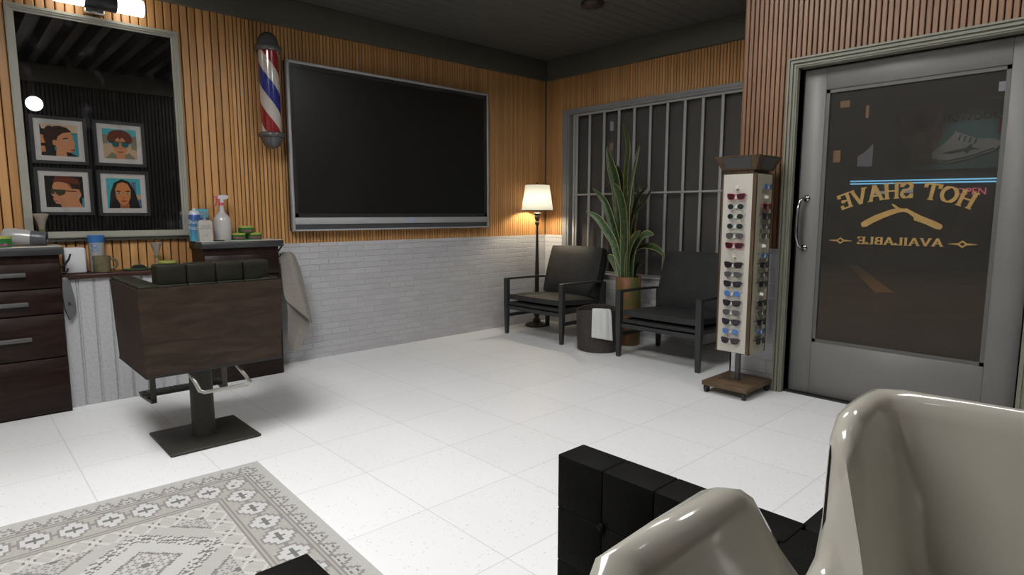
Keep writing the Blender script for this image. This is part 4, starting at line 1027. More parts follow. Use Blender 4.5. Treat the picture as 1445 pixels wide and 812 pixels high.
for P, xb, xt, hw, tw, lmt in LV:
    P = P[::-1]; N = 26; mb = MB(); uvl = mb.bm.loops.layers.uv.new('UVMap')
    rows = []
    for k in range(N+1):
        s = k/N; yo, z = catmull(P, s); xo = xb+(xt-xb)*s*s
        y2, z2 = catmull(P, min(s+.02, 1)); y1, z1 = catmull(P, max(s-.02, 0)); T = Vector((0, y2-y1, z2-z1)).normalized()
        w = 1.3*hw*(.60+.45*sin(min(s*1.5, 1)*pi/2))*(1-max(0, (s-.45)/.55)**2.1)+.0008
        a = radians(tw+20*sin(s*3)); S = T.cross(Vector((-1, 0, 0))).normalized(); S = (S*cos(a)+Vector((-1, 0, 0))*sin(a)).normalized(); Nn = S.cross(T).normalized()
        c_ = Vector((px+xo, py+yo+.73*xo, 1.25+(z-1.25)*(1+xo/4.75))); row = []
        for q in range(7):
            u = q/6*2-1; row.append((mb.bm.verts.new(c_+S*w*u+Nn*(w*.35*(u*u))), q/6, s))
        rows.append(row)
    for r0, r1 in zip(rows, rows[1:]):
        for q in range(6):
            f = mb.bm.faces.new((r0[q][0], r0[q+1][0], r1[q+1][0], r1[q][0])); f.smooth = True
            for lp, src in zip(f.loops, (r0[q], r0[q+1], r1[q+1], r1[q])): lp[uvl].uv = (src[1], src[2])
    o = obj('leaf', mb, lmt, sn)
    so = o.modifiers.new('thick', 'SOLIDIFY'); so.thickness = .003; so.offset = 0

# ------------------------------------------------------------------ basket and cloth
bx, by = -.765, -1.425
m_bask = mat('dark_brown_basket', (.042, .034, .030), .7, var=.3, vscale=30, bump=.5, bscale=70, stretch=(1, 1, 3))
mb = MB(); mb.sm = True
def brz(a): return .015*cos(2*(a-radians(38)))
def bring(r, z, wv=1): return [(bx+r*cos(a), by+r*1.05*sin(a), z+wv*brz(a)) for a in [2*pi*i/44 for i in range(44)]]
mb.ring_loft([bring(.175, .0, 0), bring(.186, .006, 0), bring(.193, .12, 0), bring(.197, .25, .4), bring(.198, .37, 1), bring(.197, .38, 1), bring(.188, .378, 1), bring(.186, .25, .4), bring(.178, .02, 0), bring(.05, .012, 0)])
bk = obj('laundry_basket', mb, m_bask, smooth_angle=50); tag(bk, 'dark brown laundry basket between the two armchairs, a white cloth over its rim', 'basket')
mb = MB(); mb.sm = True
ad = math.atan2(-.61-.10, -.79+.10)   # towards the room's middle
rows = []
path = [(-.030, .28), (-.022, .34), (-.014, .385), (.002, .398), (.014, .388), (.018, .34), (.02, .25), (.022, .16), (.024, .125)]
for k, (dr, z) in enumerate(path):
    row = []
    for i in range(19):
        u = -1+2*i/18; wdt = (.072+.012*max(0, k-3)/5)
        a = ad-.07+u*wdt/.2+(.01*k)
        r = .202+dr+.006*abs(sin(u*pi*1.5+.0))*(1 if k > 2 else .3)
        row.append(mb.bm.verts.new((bx+r*cos(a), by+r*1.05*sin(a), z+brz(a)+(-.012*u if k > 6 else 0))))
    rows.append(row)
for r0, r1 in zip(rows, rows[1:]):
    for i in range(18): mb.bm.faces.new((r0[i], r0[i+1], r1[i+1], r1[i])).smooth = True
o = obj('folded_cloth', mb, mat('white_cloth', (.62, .64, .62), .9, bump=.3, bscale=200), smooth_angle=80)
so = o.modifiers.new('thick', 'SOLIDIFY'); so.thickness = .007; so.offset = 0; sb = o.modifiers.new('s', 'SUBSURF'); sb.levels = 1; sb.render_levels = 2
tag(o, 'folded white cloth hanging over the rim of the dark basket', 'cloth')

# ------------------------------------------------------------------ sunglasses stand
m_oak = wood_mat('stand_oak', (.085, .055, .032), (.15, .10, .06), .5, (12, 3, 3), 2)
m_oakv = wood_mat('stand_oak_vertical', (.06, .039, .022), (.11, .074, .044), .5, (14, 14, 2), 2)
m_cream = mat('cream_rack_panel', (.50, .475, .42), .5, var=.03, vscale=6); m_peg = mat('clear_white_peg', (.72, .70, .62), .3)
st = thing('sunglasses_stand', 'tall oak sunglasses display stand on castors with cream rack panels', 'display stand', (-1.12, -2.955, 0))
mb = MB(); mb.box(-1.302, -.915, -3.108, -2.785, .052, .085, bev=.003, seg=1); obj('base_board', mb, m_oak, st)
for x, y in ((-1.275, -2.81), (-1.275, -3.085), (-.945, -2.81), (-.945, -3.085)):
    mb = MB(); mb.sm = True; mb.lathe([(.022, y-.011), (.024, y-.008), (.024, y+.008), (.022, y+.011)], (x, 0, .0245), 18, 'y'); mb.box(x-.014, x+.014, y-.017, y+.017, .026, .053)
    obj('castor', mb, m_black, st, smooth_angle=40)
mb = MB(); mb.sm = True; mb.lathe([(.019, .08), (.019, .34)], (-1.12, -2.955, 0), 18); obj('pole', mb, m_steel, st, smooth_angle=40)
BX0, BX1, BY0, BY1, BZ0, BZ1 = -1.245, -1.0, -3.085, -2.848, .305, 1.505
mb = MB(); mb.box(BX0+.006, BX1-.006, BY0+.006, BY1-.006, BZ0, BZ1)
obj('rack_core', mb, m_oakv, st)
mb = MB()
for x in (BX0, BX1-.014):
    for y in (BY0, BY1-.012): mb.box(x, x+.014, y, y+.012, BZ0-.004, BZ1+.003)
mb.box(BX0, BX0+.005, BY0+.012, BY0+.024, BZ0, BZ1); 
obj('corner_post', mb, m_oakv, st)
mb = MB(); mb.box(BX0+.001, BX0+.008, BY0+.022, BY1-.012, BZ0+.002, BZ1-.002); obj('rack_panel', mb, m_cream, st)
mb = MB(); mb.box(BX0+.020, BX1-.014, BY0+.001, BY0+.008, BZ0+.002, BZ1-.002); obj('rack_panel', mb, mat('shaded_cream_panel', (.42, .385, .29), .5), st)  # side panel is the cream darkened, its shade put into the colour
mb = MB()
mb.box(-1.23, -1.015, -3.06, -2.87, 1.505, 1.535)
cxh, cyh = -1.12, -2.962
mb.ring_loft([[(cxh+sx*hx, cyh+sy*hy, z) for sx, sy in ((-1, -1), (1, -1), (1, 1), (-1, 1))] for hx, hy, z in ((.125, .118, 1.53), (.165, .158, 1.618), (.158, .151, 1.622), (.12, .113, 1.54))])
obj('header_box', mb, m_oakv, st)
mb = MB(); sl = (.165-.125)/.088
def hp(face, u, v, d):
    k = (v-1.53)*sl
    if face == 0: return (cxh-(.125+k)-d, cyh+u, v)
    return (cxh+u, cyh-(.118+k)-d, v)
for face in (0, 1):
    w0 = .085; mb.prism([(-w0, 1.541), (w0, 1.541), (w0+.012, 1.609), (-w0-.012, 1.609)], lambda u, v, d, F_=face: hp(F_, u, v, d), .0005, .003)
obj('header_sign_panel', mb, mat('slate_header', (.045, .045, .047), .4), st)

PZ = [1.421-.0645*i for i in range(17)]
FX = BX0+.001; FYc = (BY0+.022+BY1-.012)/2; SYp = BY0+.001; SXc = (BX0+BX1)/2+.006
front = ['peg', 'red', 'round', 'round', 'round', 'aviator', 'red', 'peg', 'black', 'aviator', 'black', 'blue', 'black', 'aviator', 'black', 'blue', 'black']
side = ['blue', 'peg', 'red', 'black', 'aviator', 'aviator', 'peg', 'blue', 'black', 'aviator', 'black', 'peg', 'black', 'aviator', 'black', 'blue', 'black']
for z in PZ:
    mb = MB(); mb.ring_loft([[(FX-.001, FYc-.011, z-.014), (FX-.001, FYc+.011, z-.014), (FX-.001, FYc+.004, z+.010), (FX-.001, FYc-.004, z+.010)], [(FX-.026, FYc-.007, z-.012), (FX-.026, FYc+.007, z-.012), (FX-.026, FYc+.002, z+.003), (FX-.026, FYc-.002, z+.003)]]); obj('nose_peg', mb, m_peg, st); mb = MB()
    mb.ring_loft([[(SXc-.011, SYp-.001, z-.014), (SXc+.011, SYp-.001, z-.014), (SXc+.004, SYp-.001, z+.010), (SXc-.004, SYp-.001, z+.010)], [(SXc-.007, SYp-.026, z-.012), (SXc+.007, SYp-.026, z-.012), (SXc+.002, SYp-.026, z+.003), (SXc-.002, SYp-.026, z+.003)]]); obj('nose_peg', mb, m_peg, st)
lens = {'black': mat('violet_black_lens', (.020, .016, .022), .08), 'red': mat('dark_plum_lens', (.03, .012, .018), .08), 'aviator': mat('grey_lens', (.075, .075, .075), .1), 'round': mat('bottle_green_lens', (.012, .025, .022), .08), 'blue': mat('blue_mirror_lens', (.06, .16, .42), .1)}
fmm = {'black': mat('black_acetate', (.012, .011, .012), .25), 'red': mat('red_acetate', (.32, .012, .035), .25), 'aviator': mat('gunmetal_wire', (.06, .06, .06), .3, .8), 'round': mat('clear_acetate', (.40, .40, .39), .2), 'blue': mat('blue_grey_wire', (.10, .14, .22), .3, .8)}
desc = {'black': 'black-framed dark-lens', 'red': 'red-framed dark-lens', 'aviator': 'grey-lens pilot-style', 'round': 'clear-framed dark green round-lens', 'blue': 'round blue-lens'}
def outline(kind):
    if kind in ('black', 'red'): return [(.007, .014), (.03, .018), (.056, .019), (.061, .014), (.058, -.004), (.052, -.016), (.036, -.020), (.018, -.018), (.009, -.008)]
    if kind == 'aviator': return [(.009, .012), (.02, .016), (.040, .018), (.055, .014), (.060, .004), (.056, -.010), (.045, -.020), (.030, -.021), (.016, -.013), (.009, -.001)]
    return [(.033+.021*cos(a), -.001+(.019 if kind == 'blue' else .0185)*sin(a)) for a in [2*pi*i/16 for i in range(16)]]
def make_glasses(kind):
    """local frame: x across, z up, -y away from the panel; origin at the bridge"""
    o = bpy.data.objects.new('sunglasses', None); col.objects.link(o); o.empty_display_size = .03
    ol = outline(kind); th = .0042 if kind in ('black', 'red') else .0022 if kind == 'round' else .0013
    cyv = lambda x: -.006*(1-(x/.062)**2)       # wrap curve
    mb = MB(); mb.sm = True
    for s in (-1, 1): mb.tube([(s*x, cyv(x)-.02, z) for x, z in ol], th*.6, 6, closed=True)
    mb.tube([(-.011, -.026, .009), (0, -.027, .012), (.011, -.026, .009)], th*.7, 6)
    if kind == 'aviator': mb.tube([(-.03, -.025, .017), (0, -.027, .0165), (.03, -.025, .017)], .0013, 6)
    obj('frame', mb, fmm[kind], o, smooth_angle=60)
    for s in (-1, 1):
        mb = MB(); mb.ring_loft([[(s*x, cyv(x)-.02+d, z) for x, z in ol] for d in (-.0007, .0007)]); obj('lens', mb, lens[kind], o)
        mb = MB(); mb.bar((s*.060, -.020, .010), (s*.062, .006, .008), .0022, .005 if kind in ('black', 'red') else .0022); mb.bar((s*.062, .006, .009), (s*.060, .010, -.008), .0022, .004); obj('temple', mb, fmm[kind], o)
    return o
protos = {}
ordn = ['top', 'second', 'third', 'fourth', 'fifth', 'sixth', 'seventh', 'eighth', 'ninth', 'tenth', 'eleventh', 'twelfth', 'thirteenth', 'fourteenth', 'fifteenth', 'sixteenth', 'bottom']
for which, rows_, sc_ in (('wide cream', front, 1.0), ('narrow shaded', side, 1.0)):
    for i, k in enumerate(rows_):
        if k == 'peg': continue
        if k not in protos: protos[k] = make_glasses(k); g = protos[k]
        else: g = copy_tree(protos[k])
        if which == 'wide cream': g.location = (FX, FYc, PZ[i]); g.rotation_euler = (radians(0), 0, radians(-90))
        else: g.location = (SXc, SYp, PZ[i]); g.rotation_euler = (0, 0, 0)
        if True: g.scale = (1.03, 1, 1)
        tag(g, '%s sunglasses in the %s row of the stand\'s %s face' % (desc[k], ordn[i], which), 'sunglasses', 'sunglasses on the display stand')

# ------------------------------------------------------------------ wash chair (black tufted leather) and basin
wc = thing('wash_chair', 'black tufted leather hair-washing chair in the foreground, in front of the white basin', 'salon chair', (-4.36, -4.2, 0))
def tufted_x(mb, x0, x1, y0, y1, z0, z1, ny, nz):
    for a in range(ny):
        for b_ in range(nz):
            mb.box(x0, x1, y0+(y1-y0)*a/ny, y0+(y1-y0)*(a+1)/ny, z0+(z1-z0)*b_/nz, z0+(z1-z0)*(b_+1)/nz, bev=.0035, seg=2)
for x0, x1 in ((-4.785, -4.692), (-4.036, -3.938)):
    mb = MB(); tufted_x(mb, x0, x1, -4.50, -3.935, .23, .65, 4, 3)
    a = obj('armrest', mb, m_leatherk, wc)
    mb = MB(); mb.sm = True
    xi = x0-.001 if x0 > -4.2 else x1+.001
    for ya in (-4.3585, -4.2175, -4.076):
        for zb in (.37, .51): mb.lathe([(.002, -.004), (.011, -.003), (.011, .001), (.006, .004)], (xi, ya, zb), 12, 'x')
    obj('tuft_button', mb, m_leatherk, a)
mb = MB()
for k in range(6): mb.box(-4.90+k*.19, -4.712+k*.19, -4.585, -4.488, .3, .648, bev=.012, seg=2)
obj('backrest', mb, m_leatherk, wc)
mb = MB()
for k in range(4):
    for j in range(3): mb.box(-4.69+k*.163, -4.53+k*.163, -4.485+j*.155, -4.33+j*.155, .22, .30, bev=.02, seg=2)
obj('seat_cushion', mb, m_leatherk, wc)
mb = MB(); mb.box(-4.76, -3.96, -4.48, -4.02, .14, .22, bev=.01); mb.box(-4.70, -4.02, -4.42, -4.06, .0, .14, bev=.01); obj('plinth', mb, m_black, wc)

m_cer = mat('cream_ceramic', (.40, .38, .33), .14, coat=.35)
sb_ = thing('shampoo_basin', 'large glossy cream ceramic shampoo basin in the right foreground', 'basin', (-4.33, -4.88, 0))
# rim profile: (x, y, z_rim) counter-clockwise seen from above starting front-left
def pp():
    P = []
    fr = [(-4.735, .925), (-4.72, .948), (-4.63, .952), (-4.54, .953), (-4.515, .945), (-4.47, .905), (-4.43, .868), (-4.39, .825), (-4.35, .780), (-4.31, .742), (-4.27, .722), (-4.22, .72), (-4.19, .735), (-4.17, .79), (-4.165, .86), (-4.16, .915), (-4.135, .945), (-4.09, .953), (-4.02, .955), (-3.965, .953)]
    for x, z in fr: P.append((x, -4.605, z))
    P += [(-3.93, -4.63, .95), (-3.905, -4.72, .946), (-3.88, -4.85, .942), (-3.86, -5.0, .94), (-3.87, -5.14, .94), (-3.93, -5.2, .94), (-4.1, -5.22, .94), (-4.33, -5.225, .94), (-4.56, -5.22, .94), (-4.74, -5.2, .94), (-4.80, -5.14, .94), (-4.81, -5.0, .94), (-4.80, -4.85, .94), (-4.775, -4.70, .935), (-4.755, -4.64, .925)]
    return P
RP = pp(); cxb, cyb = -4.335, -4.90
def lvl(ins, zf, zk=1.):
    L = []
    n = len(RP)
    for i, (x, y, z) in enumerate(RP):
        dx, dy = cxb-x, cyb-y
        ix = math.copysign(min(abs(dx), ins*min(1, abs(dx)/.18)), dx); iy = math.copysign(min(abs(dy), ins*min(1, abs(dy)/.14)), dy)
        L.append((x+ix, y+iy, zf(z)))
    return L
rings = [lvl(.24, lambda z: .50), lvl(.16, lambda z: .55), lvl(.05, lambda z: min(.68, z-.05)), lvl(.012, lambda z: z-.035), lvl(-.002, lambda z: z-.018), lvl(.002, lambda z: z-.004), lvl(.012, lambda z: z), lvl(.024, lambda z: z-.002), lvl(.034, lambda z: z-.012), lvl(.042, lambda z: z-.035), lvl(.075, lambda z: min(.79, z-.05)), lvl(.10, lambda z: min(.70, z-.055)), lvl(.125, lambda z: .672), lvl(.22, lambda z: .655), lvl(.34, lambda z: .65)]
mb = MB(); mb.sm = True; mb.ring_loft(rings[3:], False, True); obj('basin_bowl', mb, m_cer, sb_, smooth_angle=75)
mb = MB(); mb.sm = True; 
sh_r = [[(x, y, z) for x, y, z in r] for r in rings[:4]]
sh_r.append([(x, y+(.006 if y > -4.7 else 0), z+.004) for x, y, z in lvl(-.012, lambda z: z-.022)])
sh_r.append(lvl(-.004, lambda z: z-.012))
mb.ring_loft(sh_r, True, False); obj('black_under_shell', mb, m_black, sb_, smooth_angle=60)
mb = MB(); mb.box(-4.48, -4.18, -5.14, -4.76, 0, .52, bev=.02); obj('pedestal', mb, m_black, sb_)
mb = MB(); mb.sm = True; mb.lathe([(.035, .652), (.032, .656), (.02, .654), (.0, .653)], (-4.33, -4.92, 0), 20); obj('drain', mb, m_chrome, sb_)

# ------------------------------------------------------------------ portraits on the front wall (seen in the mirror)
m_pf = mat('charcoal_picture_frame', (.06, .065, .075), .5); m_matb = mat('white_mount', (.92, .92, .94), .7)
PC = {}
def pc(name, c_): 
    PC[name] = mat('print_'+name, tuple(min(1, x*1.35) for x in c_), .6); return PC[name]
for nme, c_ in dict(skin=(.66, .30, .15), skin_dark=(.42, .15, .06), hair_dark=(.035, .014, .010), hair_red=(.16, .035, .018), black=(.01, .01, .011), teal=(.06, .33, .40), sky=(.08, .50, .60), sand=(.62, .45, .30), lip=(.42, .09, .05), lens=(.02, .14, .15), tan=(.72, .52, .38), shirt=(.25, .24, .16), brown_lens=(.05, .045, .02), blue=(.07, .22, .42), eye=(.30, .55, .55), orange=(.70, .28, .10)).items(): pc(nme, c_)
pnames = list(PC)
def ell(cx, cy, rx, ry, a0=0, a1=360, n=24): return [(cx+rx*cos(radians(a0+(a1-a0)*i/n)), cy+ry*sin(radians(a0+(a1-a0)*i/n))) for i in range(n if a1-a0 == 360 else n+1)]
def portrait(x0, x1, z0, z1, label, layers):
    t = thing('framed_portrait', label, 'framed picture', ((x0+x1)/2, -5.985, z0), 'framed portraits on the dark wall')
    Y = -5.985; f = .045
    mb = MB(); frame(mb, x0-f, x1+f, z0-f, z1+f, f, Y, Y+.03); obj('picture_frame', mb, m_pf, t)
    obj('mount', box1(x0, x1, Y, Y+.012, z0, z1), m_matb, t)
    W_, H_ = x1-x0, z1-z0; a, b_ = x0+W_*.12, z0+H_*.12; w, h = W_*.76, H_*.76
    mb = MB()
    for k, (mn, poly) in enumerate(layers):
        mb.mi = pnames.index(mn)
        poly = [(min(max(u, 0), 1), min(max(v, 0), 1)) for u, v in poly]
        d = .0135+.0005*k
        vsn = [mb.bm.verts.new((a+u*w, Y+d, b_+v*h)) for u, v in poly]
        try: fc = mb.bm.faces.new(vsn); fc.material_index = mb.mi
        except ValueError: pass
    obj('print', mb, [PC[n_] for n_ in pnames], t, keep=True)
sq = [(0, 0), (1, 0), (1, 1), (0, 1)]
portrait(-4.07, -3.50, 1.985, 2.56, 'framed portrait of a woman in profile with dark ponytail, upper left of four', [
 ('black', sq), ('tan', [(.05, .85), (1, .75), (1, 1), (0, 1)]), ('teal', [(.8, .1), (1, 0), (1, .72), (.75, .8)]), ('orange', [(0, .1), (.12, .12), (.1, .3), (0, .3)]), ('orange', [(0, .38), (.12, .4), (.08, .65), (0, .66)]),
 ('hair_dark', ell(.25, .62, .17, .33)), ('hair_dark', ell(.50, .72, .32, .24)),
 ('skin', [(.38, 0), (.40, .25), (.36, .45), (.46, .62), (.60, .74), (.80, .78), (.86, .66), (.88, .50), (.93, .40), (.88, .36), (.90, .30), (.86, .24), (.86, .16), (.76, .12), (.66, .14), (.68, 0)]),
 ('hair_dark', [(.32, .45), (.36, .85), (.7, .93), (.84, .80), (.62, .76), (.48, .66), (.42, .50)]), ('skin', ell(.36, .42, .05, .09)), ('teal', ell(.37, .24, .015, .07)),
 ('eye', ell(.66, .50, .045, .022)), ('black', [(.58, .56), (.72, .60), (.73, .57), (.6, .54)]), ('lip', ell(.84, .21, .06, .03)), ('eye', ell(.87, .50, .02, .02))])
portrait(-3.335, -2.76, 1.988, 2.56, 'framed portrait of a red-haired man in teal sunglasses, upper right of four', [
 ('sand', sq), ('sky', [(0, .5), (1, .5), (1, 1), (0, 1)]), ('shirt', [(.82, .35), (1, .3), (1, .8), (.84, .75)]), ('shirt', [(0, .5), (.14, .5), (.14, .8), (0, .8)]), ('shirt', [(.04, 0), (.25, .22), (.5, .05), (.75, .22), (.96, 0)]),
 ('skin', [(.38, .0), (.36, .3), (.62, .3), (.62, .0)]), ('skin', [(.27, .55), (.30, .3), (.40, .12), (.5, .08), (.6, .12), (.70, .3), (.73, .55), (.70, .8), (.3, .8)]),
 ('hair_red', ell(.5, .78, .34, .20)), ('hair_red', ell(.25, .68, .12, .16)), ('hair_red', ell(.76, .68, .12, .16)), ('skin', [(.36, .62), (.40, .72), (.60, .72), (.66, .60), (.6, .55), (.4, .55)]),
 ('hair_red', [(.42, .9), (.38, .66), (.46, .72), (.50, .63), (.56, .74), (.62, .66), (.62, .9)]),
 ('lens', [(.24, .56), (.48, .55), (.46, .42), (.38, .38), (.28, .42)]), ('lens', [(.53, .55), (.77, .56), (.74, .42), (.63, .38), (.55, .42)]), ('black', [(.22, .58), (.78, .58), (.78, .555), (.22, .555)]),
 ('lip', ell(.50, .23, .09, .025)), ('skin_dark', ell(.5, .35, .035, .02))])
portrait(-4.07, -3.48, 1.262, 1.842, 'framed portrait of a man in profile with dark glasses and undercut, lower left of four', [
 ('black', sq), ('teal', [(.93, 0), (1, 0), (1, .3), (.95, .3)]), ('skin', [(.40, 0), (.36, .10), (.24, .12), (.22, .20), (.18, .26), (.21, .32), (.14, .42), (.20, .52), (.18, .66), (.24, .80), (.62, .84), (.86, .74), (.90, .5), (.86, .2), (.95, 0)]),
 ('hair_red', [(.20, .80), (.28, .98), (.60, 1.0), (.86, .92), (.92, .78), (.88, .68), (.60, .76), (.40, .82)]), ('hair_dark', [(.60, .78), (.90, .74), (.92, .58), (.70, .60)]), ('skin_dark', [(.56, .76), (.64, .74), (.74, .52), (.66, .60)]),
 ('brown_lens', [(.12, .58), (.52, .56), (.50, .42), (.36, .36), (.28, .42), (.24, .5), (.22, .42), (.14, .42)]), ('black', [(.50, .54), (.84, .52), (.84, .50), (.50, .51)]), ('skin', ell(.86, .42, .07, .12)), ('eye', ell(.86, .36, .02, .07)), ('lip', ell(.24, .20, .06, .02))])
portrait(-3.335, -2.75, 1.25, 1.835, 'framed portrait of a woman with long black hair facing forward, lower right of four', [
 ('sky', sq), ('blue', [(.72, .4), (.86, .4), (.86, .9), (.72, .88)]), ('sand', [(.7, .3), (1, .3), (1, .48), (.7, .46)]), ('blue', [(.7, 0), (1, 0), (1, .3), (.7, .3)]),
 ('black', [(.04, 0), (.10, .5), (.22, .85), (.45, .98), (.66, .90), (.82, .6), (.96, 0)]), ('skin_dark', [(.36, 0), (.36, .25), (.62, .25), (.64, 0)]), ('orange', [(.24, .62), (.26, .35), (.36, .16), (.47, .09), (.58, .16), (.68, .35), (.70, .62), (.62, .82), (.47, .88), (.32, .82)]),
 ('black', [(.27, .56), (.41, .55), (.4, .58), (.29, .60)]), ('black', [(.54, .55), (.68, .56), (.66, .60), (.55, .58)]), ('eye', ell(.35, .50, .06, .028)), ('eye', ell(.60, .50, .06, .028)), ('black', ell(.35, .50, .022, .026)), ('black', ell(.60, .50, .022, .026)), ('lip', ell(.48, .24, .085, .035)), ('skin_dark', ell(.47, .34, .04, .02))])

# pendant globe lamp seen in the mirror
t = thing('globe_pendant', 'round white lit globe pendant, seen in the mirror beside the portraits', 'pendant lamp', (-4.085, -5.45, 3.29))
mb = MB(); mb.sm = True; mb.lathe([(.094*sin(pi*k/16)+.0005, 2.678-.094*cos(pi*k/16)) for k in range(17)], (-4.085, -5.45, 0), 28); obj('globe', mb, mat('lit_globe', (1, 1, 1), .5, emit=7), t, smooth_angle=80)
mb = MB(); mb.lathe([(.004, 2.77), (.004, 3.29)], (-4.085, -5.45, 0), 8); mb.lathe([(.03, 2.76), (.03, 2.80)], (-4.085, -5.45, 0), 16); obj('cord', mb, m_black, t)

# added light panels that brighten the room, unseen and clear of the mirror
def panel(x, y, sx, sy, e, label, z=3.22):
    t = thing('added_panel_light', label, 'added light', (x, y, z), 'added light panels')
    obj('panel_housing', box1(x-sx/2-.02, x+sx/2+.02, y-sy/2-.02, y+sy/2+.02, z+.006, z+.06), m_ac, t)
    obj('diffuser', box1(x-sx/2, x+sx/2, y-sy/2, y+sy/2, z, z+.006), mat('lit_diffuser_%d' % int(e), (1, 1, 1), .5, emit=e, ecol=(1, .992, .985)), t)
panel(-5.1, -2.8, 1.0, 1.9, 21, 'added unseen light panel above the left side of the room')
panel(-2.3, -2.75, .8, .8, 15, 'added unseen light panel above the middle of the room')

panel(-1.95, -4.75, .6, .6, 17, 'added unseen fill light panel near the front wall, above the door side of the room')  # added as fill for the door wall and the stand's side face
# small dark ceiling fixture near the top edge
t = thing('ceiling_fixture', 'small dark round fixture hanging from the ceiling', 'ceiling fixture', (-1.1, -1.62, 2.93))
mb = MB(); mb.sm = True; mb.lathe([(.0, 2.885), (.05, 2.888), (.085, 2.90), (.095, 2.915), (.095, 2.93)], (-1.13, -1.60, 0), 24); obj('dome', mb, mat('dark_brown_fixture', (.03, .02, .015), .4), t, smooth_angle=60)

# ------------------------------------------------------------------ outside (night street)
m_asph = mat('brown_asphalt', (.09, .066, .05), .9, var=.25, vscale=1.5)
struct('street', box1(.2, 30, -14, 16, -.12, -.06), m_asph)
struct('trim_4', box1(DX+.17, .9, -6, -2.9, -.12, -.02), mat('doorstep_concrete', (.09, .065, .05), .8, var=.2, vscale=5))
tag(obj('yellow_road_line', MB().prism([(11.6, .52), (11.75, .38), (6.3, -1.92), (6.1, -1.70)], lambda u, v, d: (u, v, d), -.06, -.055), mat('road_yellow', (.45, .27, .08), .8)), 'worn yellow line painted on the road outside the door', 'road marking')
fb = thing('street_building', 'dark building across the street with a painted sneaker mural and blue neon', 'building', (13, 0, -.06))
obj('building_wall', box1(12.0, 14, -9, 14, -.06, 7), mat('night_facade', (.055, .05, .05), .8, var=.15, vscale=1), fb)
X_ = 11.99
mur = lambda u, v, d: (X_-d, u, v)
# mural background and generic sneaker; u axis is world y (left in the picture is +y)
mb = MB(); mb.prism([(-.62, 2.25), (-2.75, 2.25), (-2.75, 3.75), (-.35, 3.75)], mur, 0, .01); obj('mural_ground', mb, mat('mural_teal', (.10, .26, .27), .8, var=.2, vscale=1.2), fb)
mb = MB(); mb.prism([(-.25, 3.0), (-.9, 2.5), (-1.15, 3.0), (-1.1, 3.75), (-.3, 3.7)], mur, .01, .02); obj('mural_pink_shape', mb, mat('mural_pink', (.42, .10, .14), .8, var=.4, vscale=2), fb)
mb = MB(); mb.prism([(-.55, 2.62), (-.75, 2.42), (-1.05, 2.38), (-1.15, 2.75), (-.9, 3.1), (-.6, 3.2)], mur, .02, .03); obj('mural_orange_shape', mb, mat('mural_orange', (.40, .17, .07), .8, var=.4, vscale=3), fb)
sneaker = [(-.98, 2.60), (-1.02, 2.44), (-1.3, 2.38), (-1.7, 2.46), (-2.15, 2.62), (-2.28, 2.78), (-2.15, 2.88), (-1.85, 2.90), (-1.55, 3.02), (-1.42, 3.10), (-1.36, 3.0), (-1.2, 2.82), (-1.05, 2.72)]
mb = MB(); mb.prism(sneaker, mur, .03, .04); obj('mural_sneaker', mb, mat('mural_white', (.55, .58, .56), .8, var=.1, vscale=3), fb)
mb = MB(); mb.prism([(-1.18, 2.62), (-1.35, 2.66), (-1.62, 2.70), (-1.75, 2.80), (-1.74, 2.72), (-1.9, 2.66), (-1.72, 2.66), (-1.66, 2.58), (-1.6, 2.64), (-1.38, 2.6)], mur, .04, .05)
for k in range(4): mb.prism([(-1.5-k*.1, 3.0-k*.03), (-1.47-k*.1, 2.88-k*.03), (-1.50-k*.1, 2.88-k*.03), (-1.53-k*.1, 3.0-k*.03)], mur, .04, .05)
mb.prism([(-1.03, 2.46), (-1.3, 2.41), (-1.7, 2.49), (-2.15, 2.65), (-2.15, 2.68), (-1.7, 2.53), (-1.3, 2.45), (-1.03, 2.5)], mur, .04, .05)
obj('mural_sneaker_lines', mb, mat('mural_green', (.05, .13, .08), .8), fb)
tm = lambda cy_, z_, sgn=-1: (lambda u, v, d: (X_-.02-d, cy_+sgn*u, z_+v))
obj('mural_script_lettering', text_mesh('Vinewood  S', .33, tm(-1.72, 3.32), .01, .004), mat('mural_script', (.16, .13, .09), .8), fb)
obj('mural_letters', text_mesh('Lo', .5, tm(-2.42, 2.98), .01, .01), mat('mural_red', (.40, .06, .05), .8), fb)
for z in (1.965, 2.03):
    mb = MB(); mb.tube([(11.93, .72, z+.015), (11.93, -2.45, z-.03)], .016, 8); obj('neon_tube', mb, mat('blue_neon', (.2, .7, 1), .4, emit=1.3, ecol=(.22, .6, .9)), fb)
mb = text_mesh('OPEN', .22, tm(-1.80, 1.66), .03, .0); obj('pink_neon_letters', mb, mat('pink_neon', (1, .25, .35), .4, emit=.6, ecol=(.9, .18, .25)), fb)
mb = MB(); mb.prism([(.60, 2.42), (.27, 2.40), (.27, 2.95), (.42, 2.78), (.60, 2.66)], mur, .0, .03); obj('lit_poster', mb, mat('pale_lit_poster', (.4, .38, .42), .6, emit=.16, ecol=(.6, .55, .65)), fb)
m_wl = mat('warm_lit_window', (.5, .3, .15), .6, emit=.22, ecol=(.9, .5, .25)); m_wc = mat('cool_lit_window', (.5, .5, .5), .6, emit=.35, ecol=(.8, .8, .85))
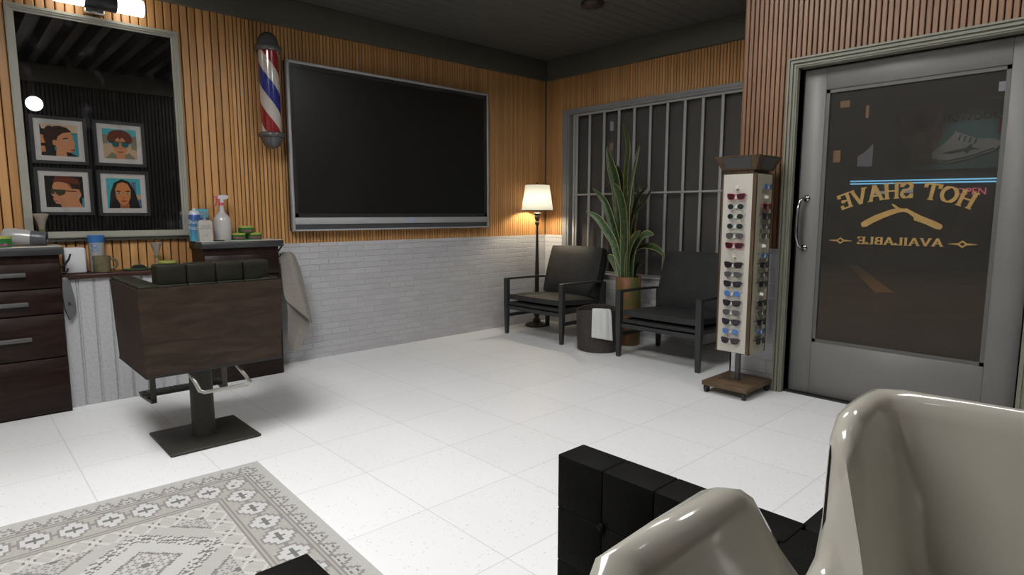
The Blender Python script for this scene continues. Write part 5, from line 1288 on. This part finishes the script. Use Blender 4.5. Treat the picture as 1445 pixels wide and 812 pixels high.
for (y, z, w, h, m) in ((.98, 4.0, .22, .16, m_wl), (.45, 3.75, .06, .3, m_wl), (1.1, 2.7, .16, .3, m_wl), (-2.3, 3.98, .35, .2, m_wc), (.05, 1.75, .3, .07, m_wc), (-.55, 1.78, .22, .10, m_wc), (8.4, 4.2, .12, .3, m_wc), (8.4, 3.5, .12, .26, m_wl), (7.2, 1.95, .18, .14, m_wc), (6.9, 1.95, .12, .14, m_wc), (5.0, 4.1, .06, .06, m_wl), (3.9, 2.25, .16, .05, m_wc), (2.9, 2.2, .12, .05, m_wc), (2.5, 3.5, .5, .5, m_wc)):
    dim = (2.5, 3.5)
    mb = MB(); mb.box(X_-.03, X_, y-w/2, y+w/2, z-h/2, z+h/2)
    o = obj('lit_window', mb, m if (y, z) != dim else mat('dim_blind_window', (.10, .10, .10), .6), fb)
def lamp(name, kind, loc, rot, energy, colr, **k):
    L = bpy.data.lights.new(name, kind); L.energy = energy; L.color = colr
    for a, v in k.items(): setattr(L, a, v)
    o = bpy.data.objects.new(name, L); col.objects.link(o); o.location = loc
    if rot is not None: o.rotation_euler = Vector(rot).to_track_quat('-Z', 'Y').to_euler()
    return o
# spotlight washing the mural, street lamp glow on the asphalt
lamp('mural_spotlight', 'SPOT', (9.5, -1.6, 5.2), (2.5, -.12, -2.62), 110, (1, .96, .9), spot_size=radians(27), spot_blend=.7)
lamp('street_lamp_light', 'SPOT', (5.5, -1.5, 6), (-.1, 0, -1), 330, (1, .62, .32), spot_size=radians(100), spot_blend=.8, shadow_soft_size=.3)

# ------------------------------------------------------------------ world and view
w = bpy.data.worlds.new('night'); sc.world = w; w.use_nodes = True
w.node_tree.nodes['Background'].inputs[0].default_value = (.30, .33, .42, 1); w.node_tree.nodes['Background'].inputs[1].default_value = .03
sc.view_settings.view_transform = 'Standard'; sc.view_settings.look = 'None'; sc.view_settings.exposure = 0; sc.view_settings.gamma = 1; sc.view_settings.use_curve_mapping = False
sc.cycles.max_bounces = 8; sc.cycles.diffuse_bounces = 4; sc.cycles.glossy_bounces = 4; sc.cycles.transparent_max_bounces = 12
sc.cycles.use_denoising = True
sc.cycles.sample_clamp_indirect = 4
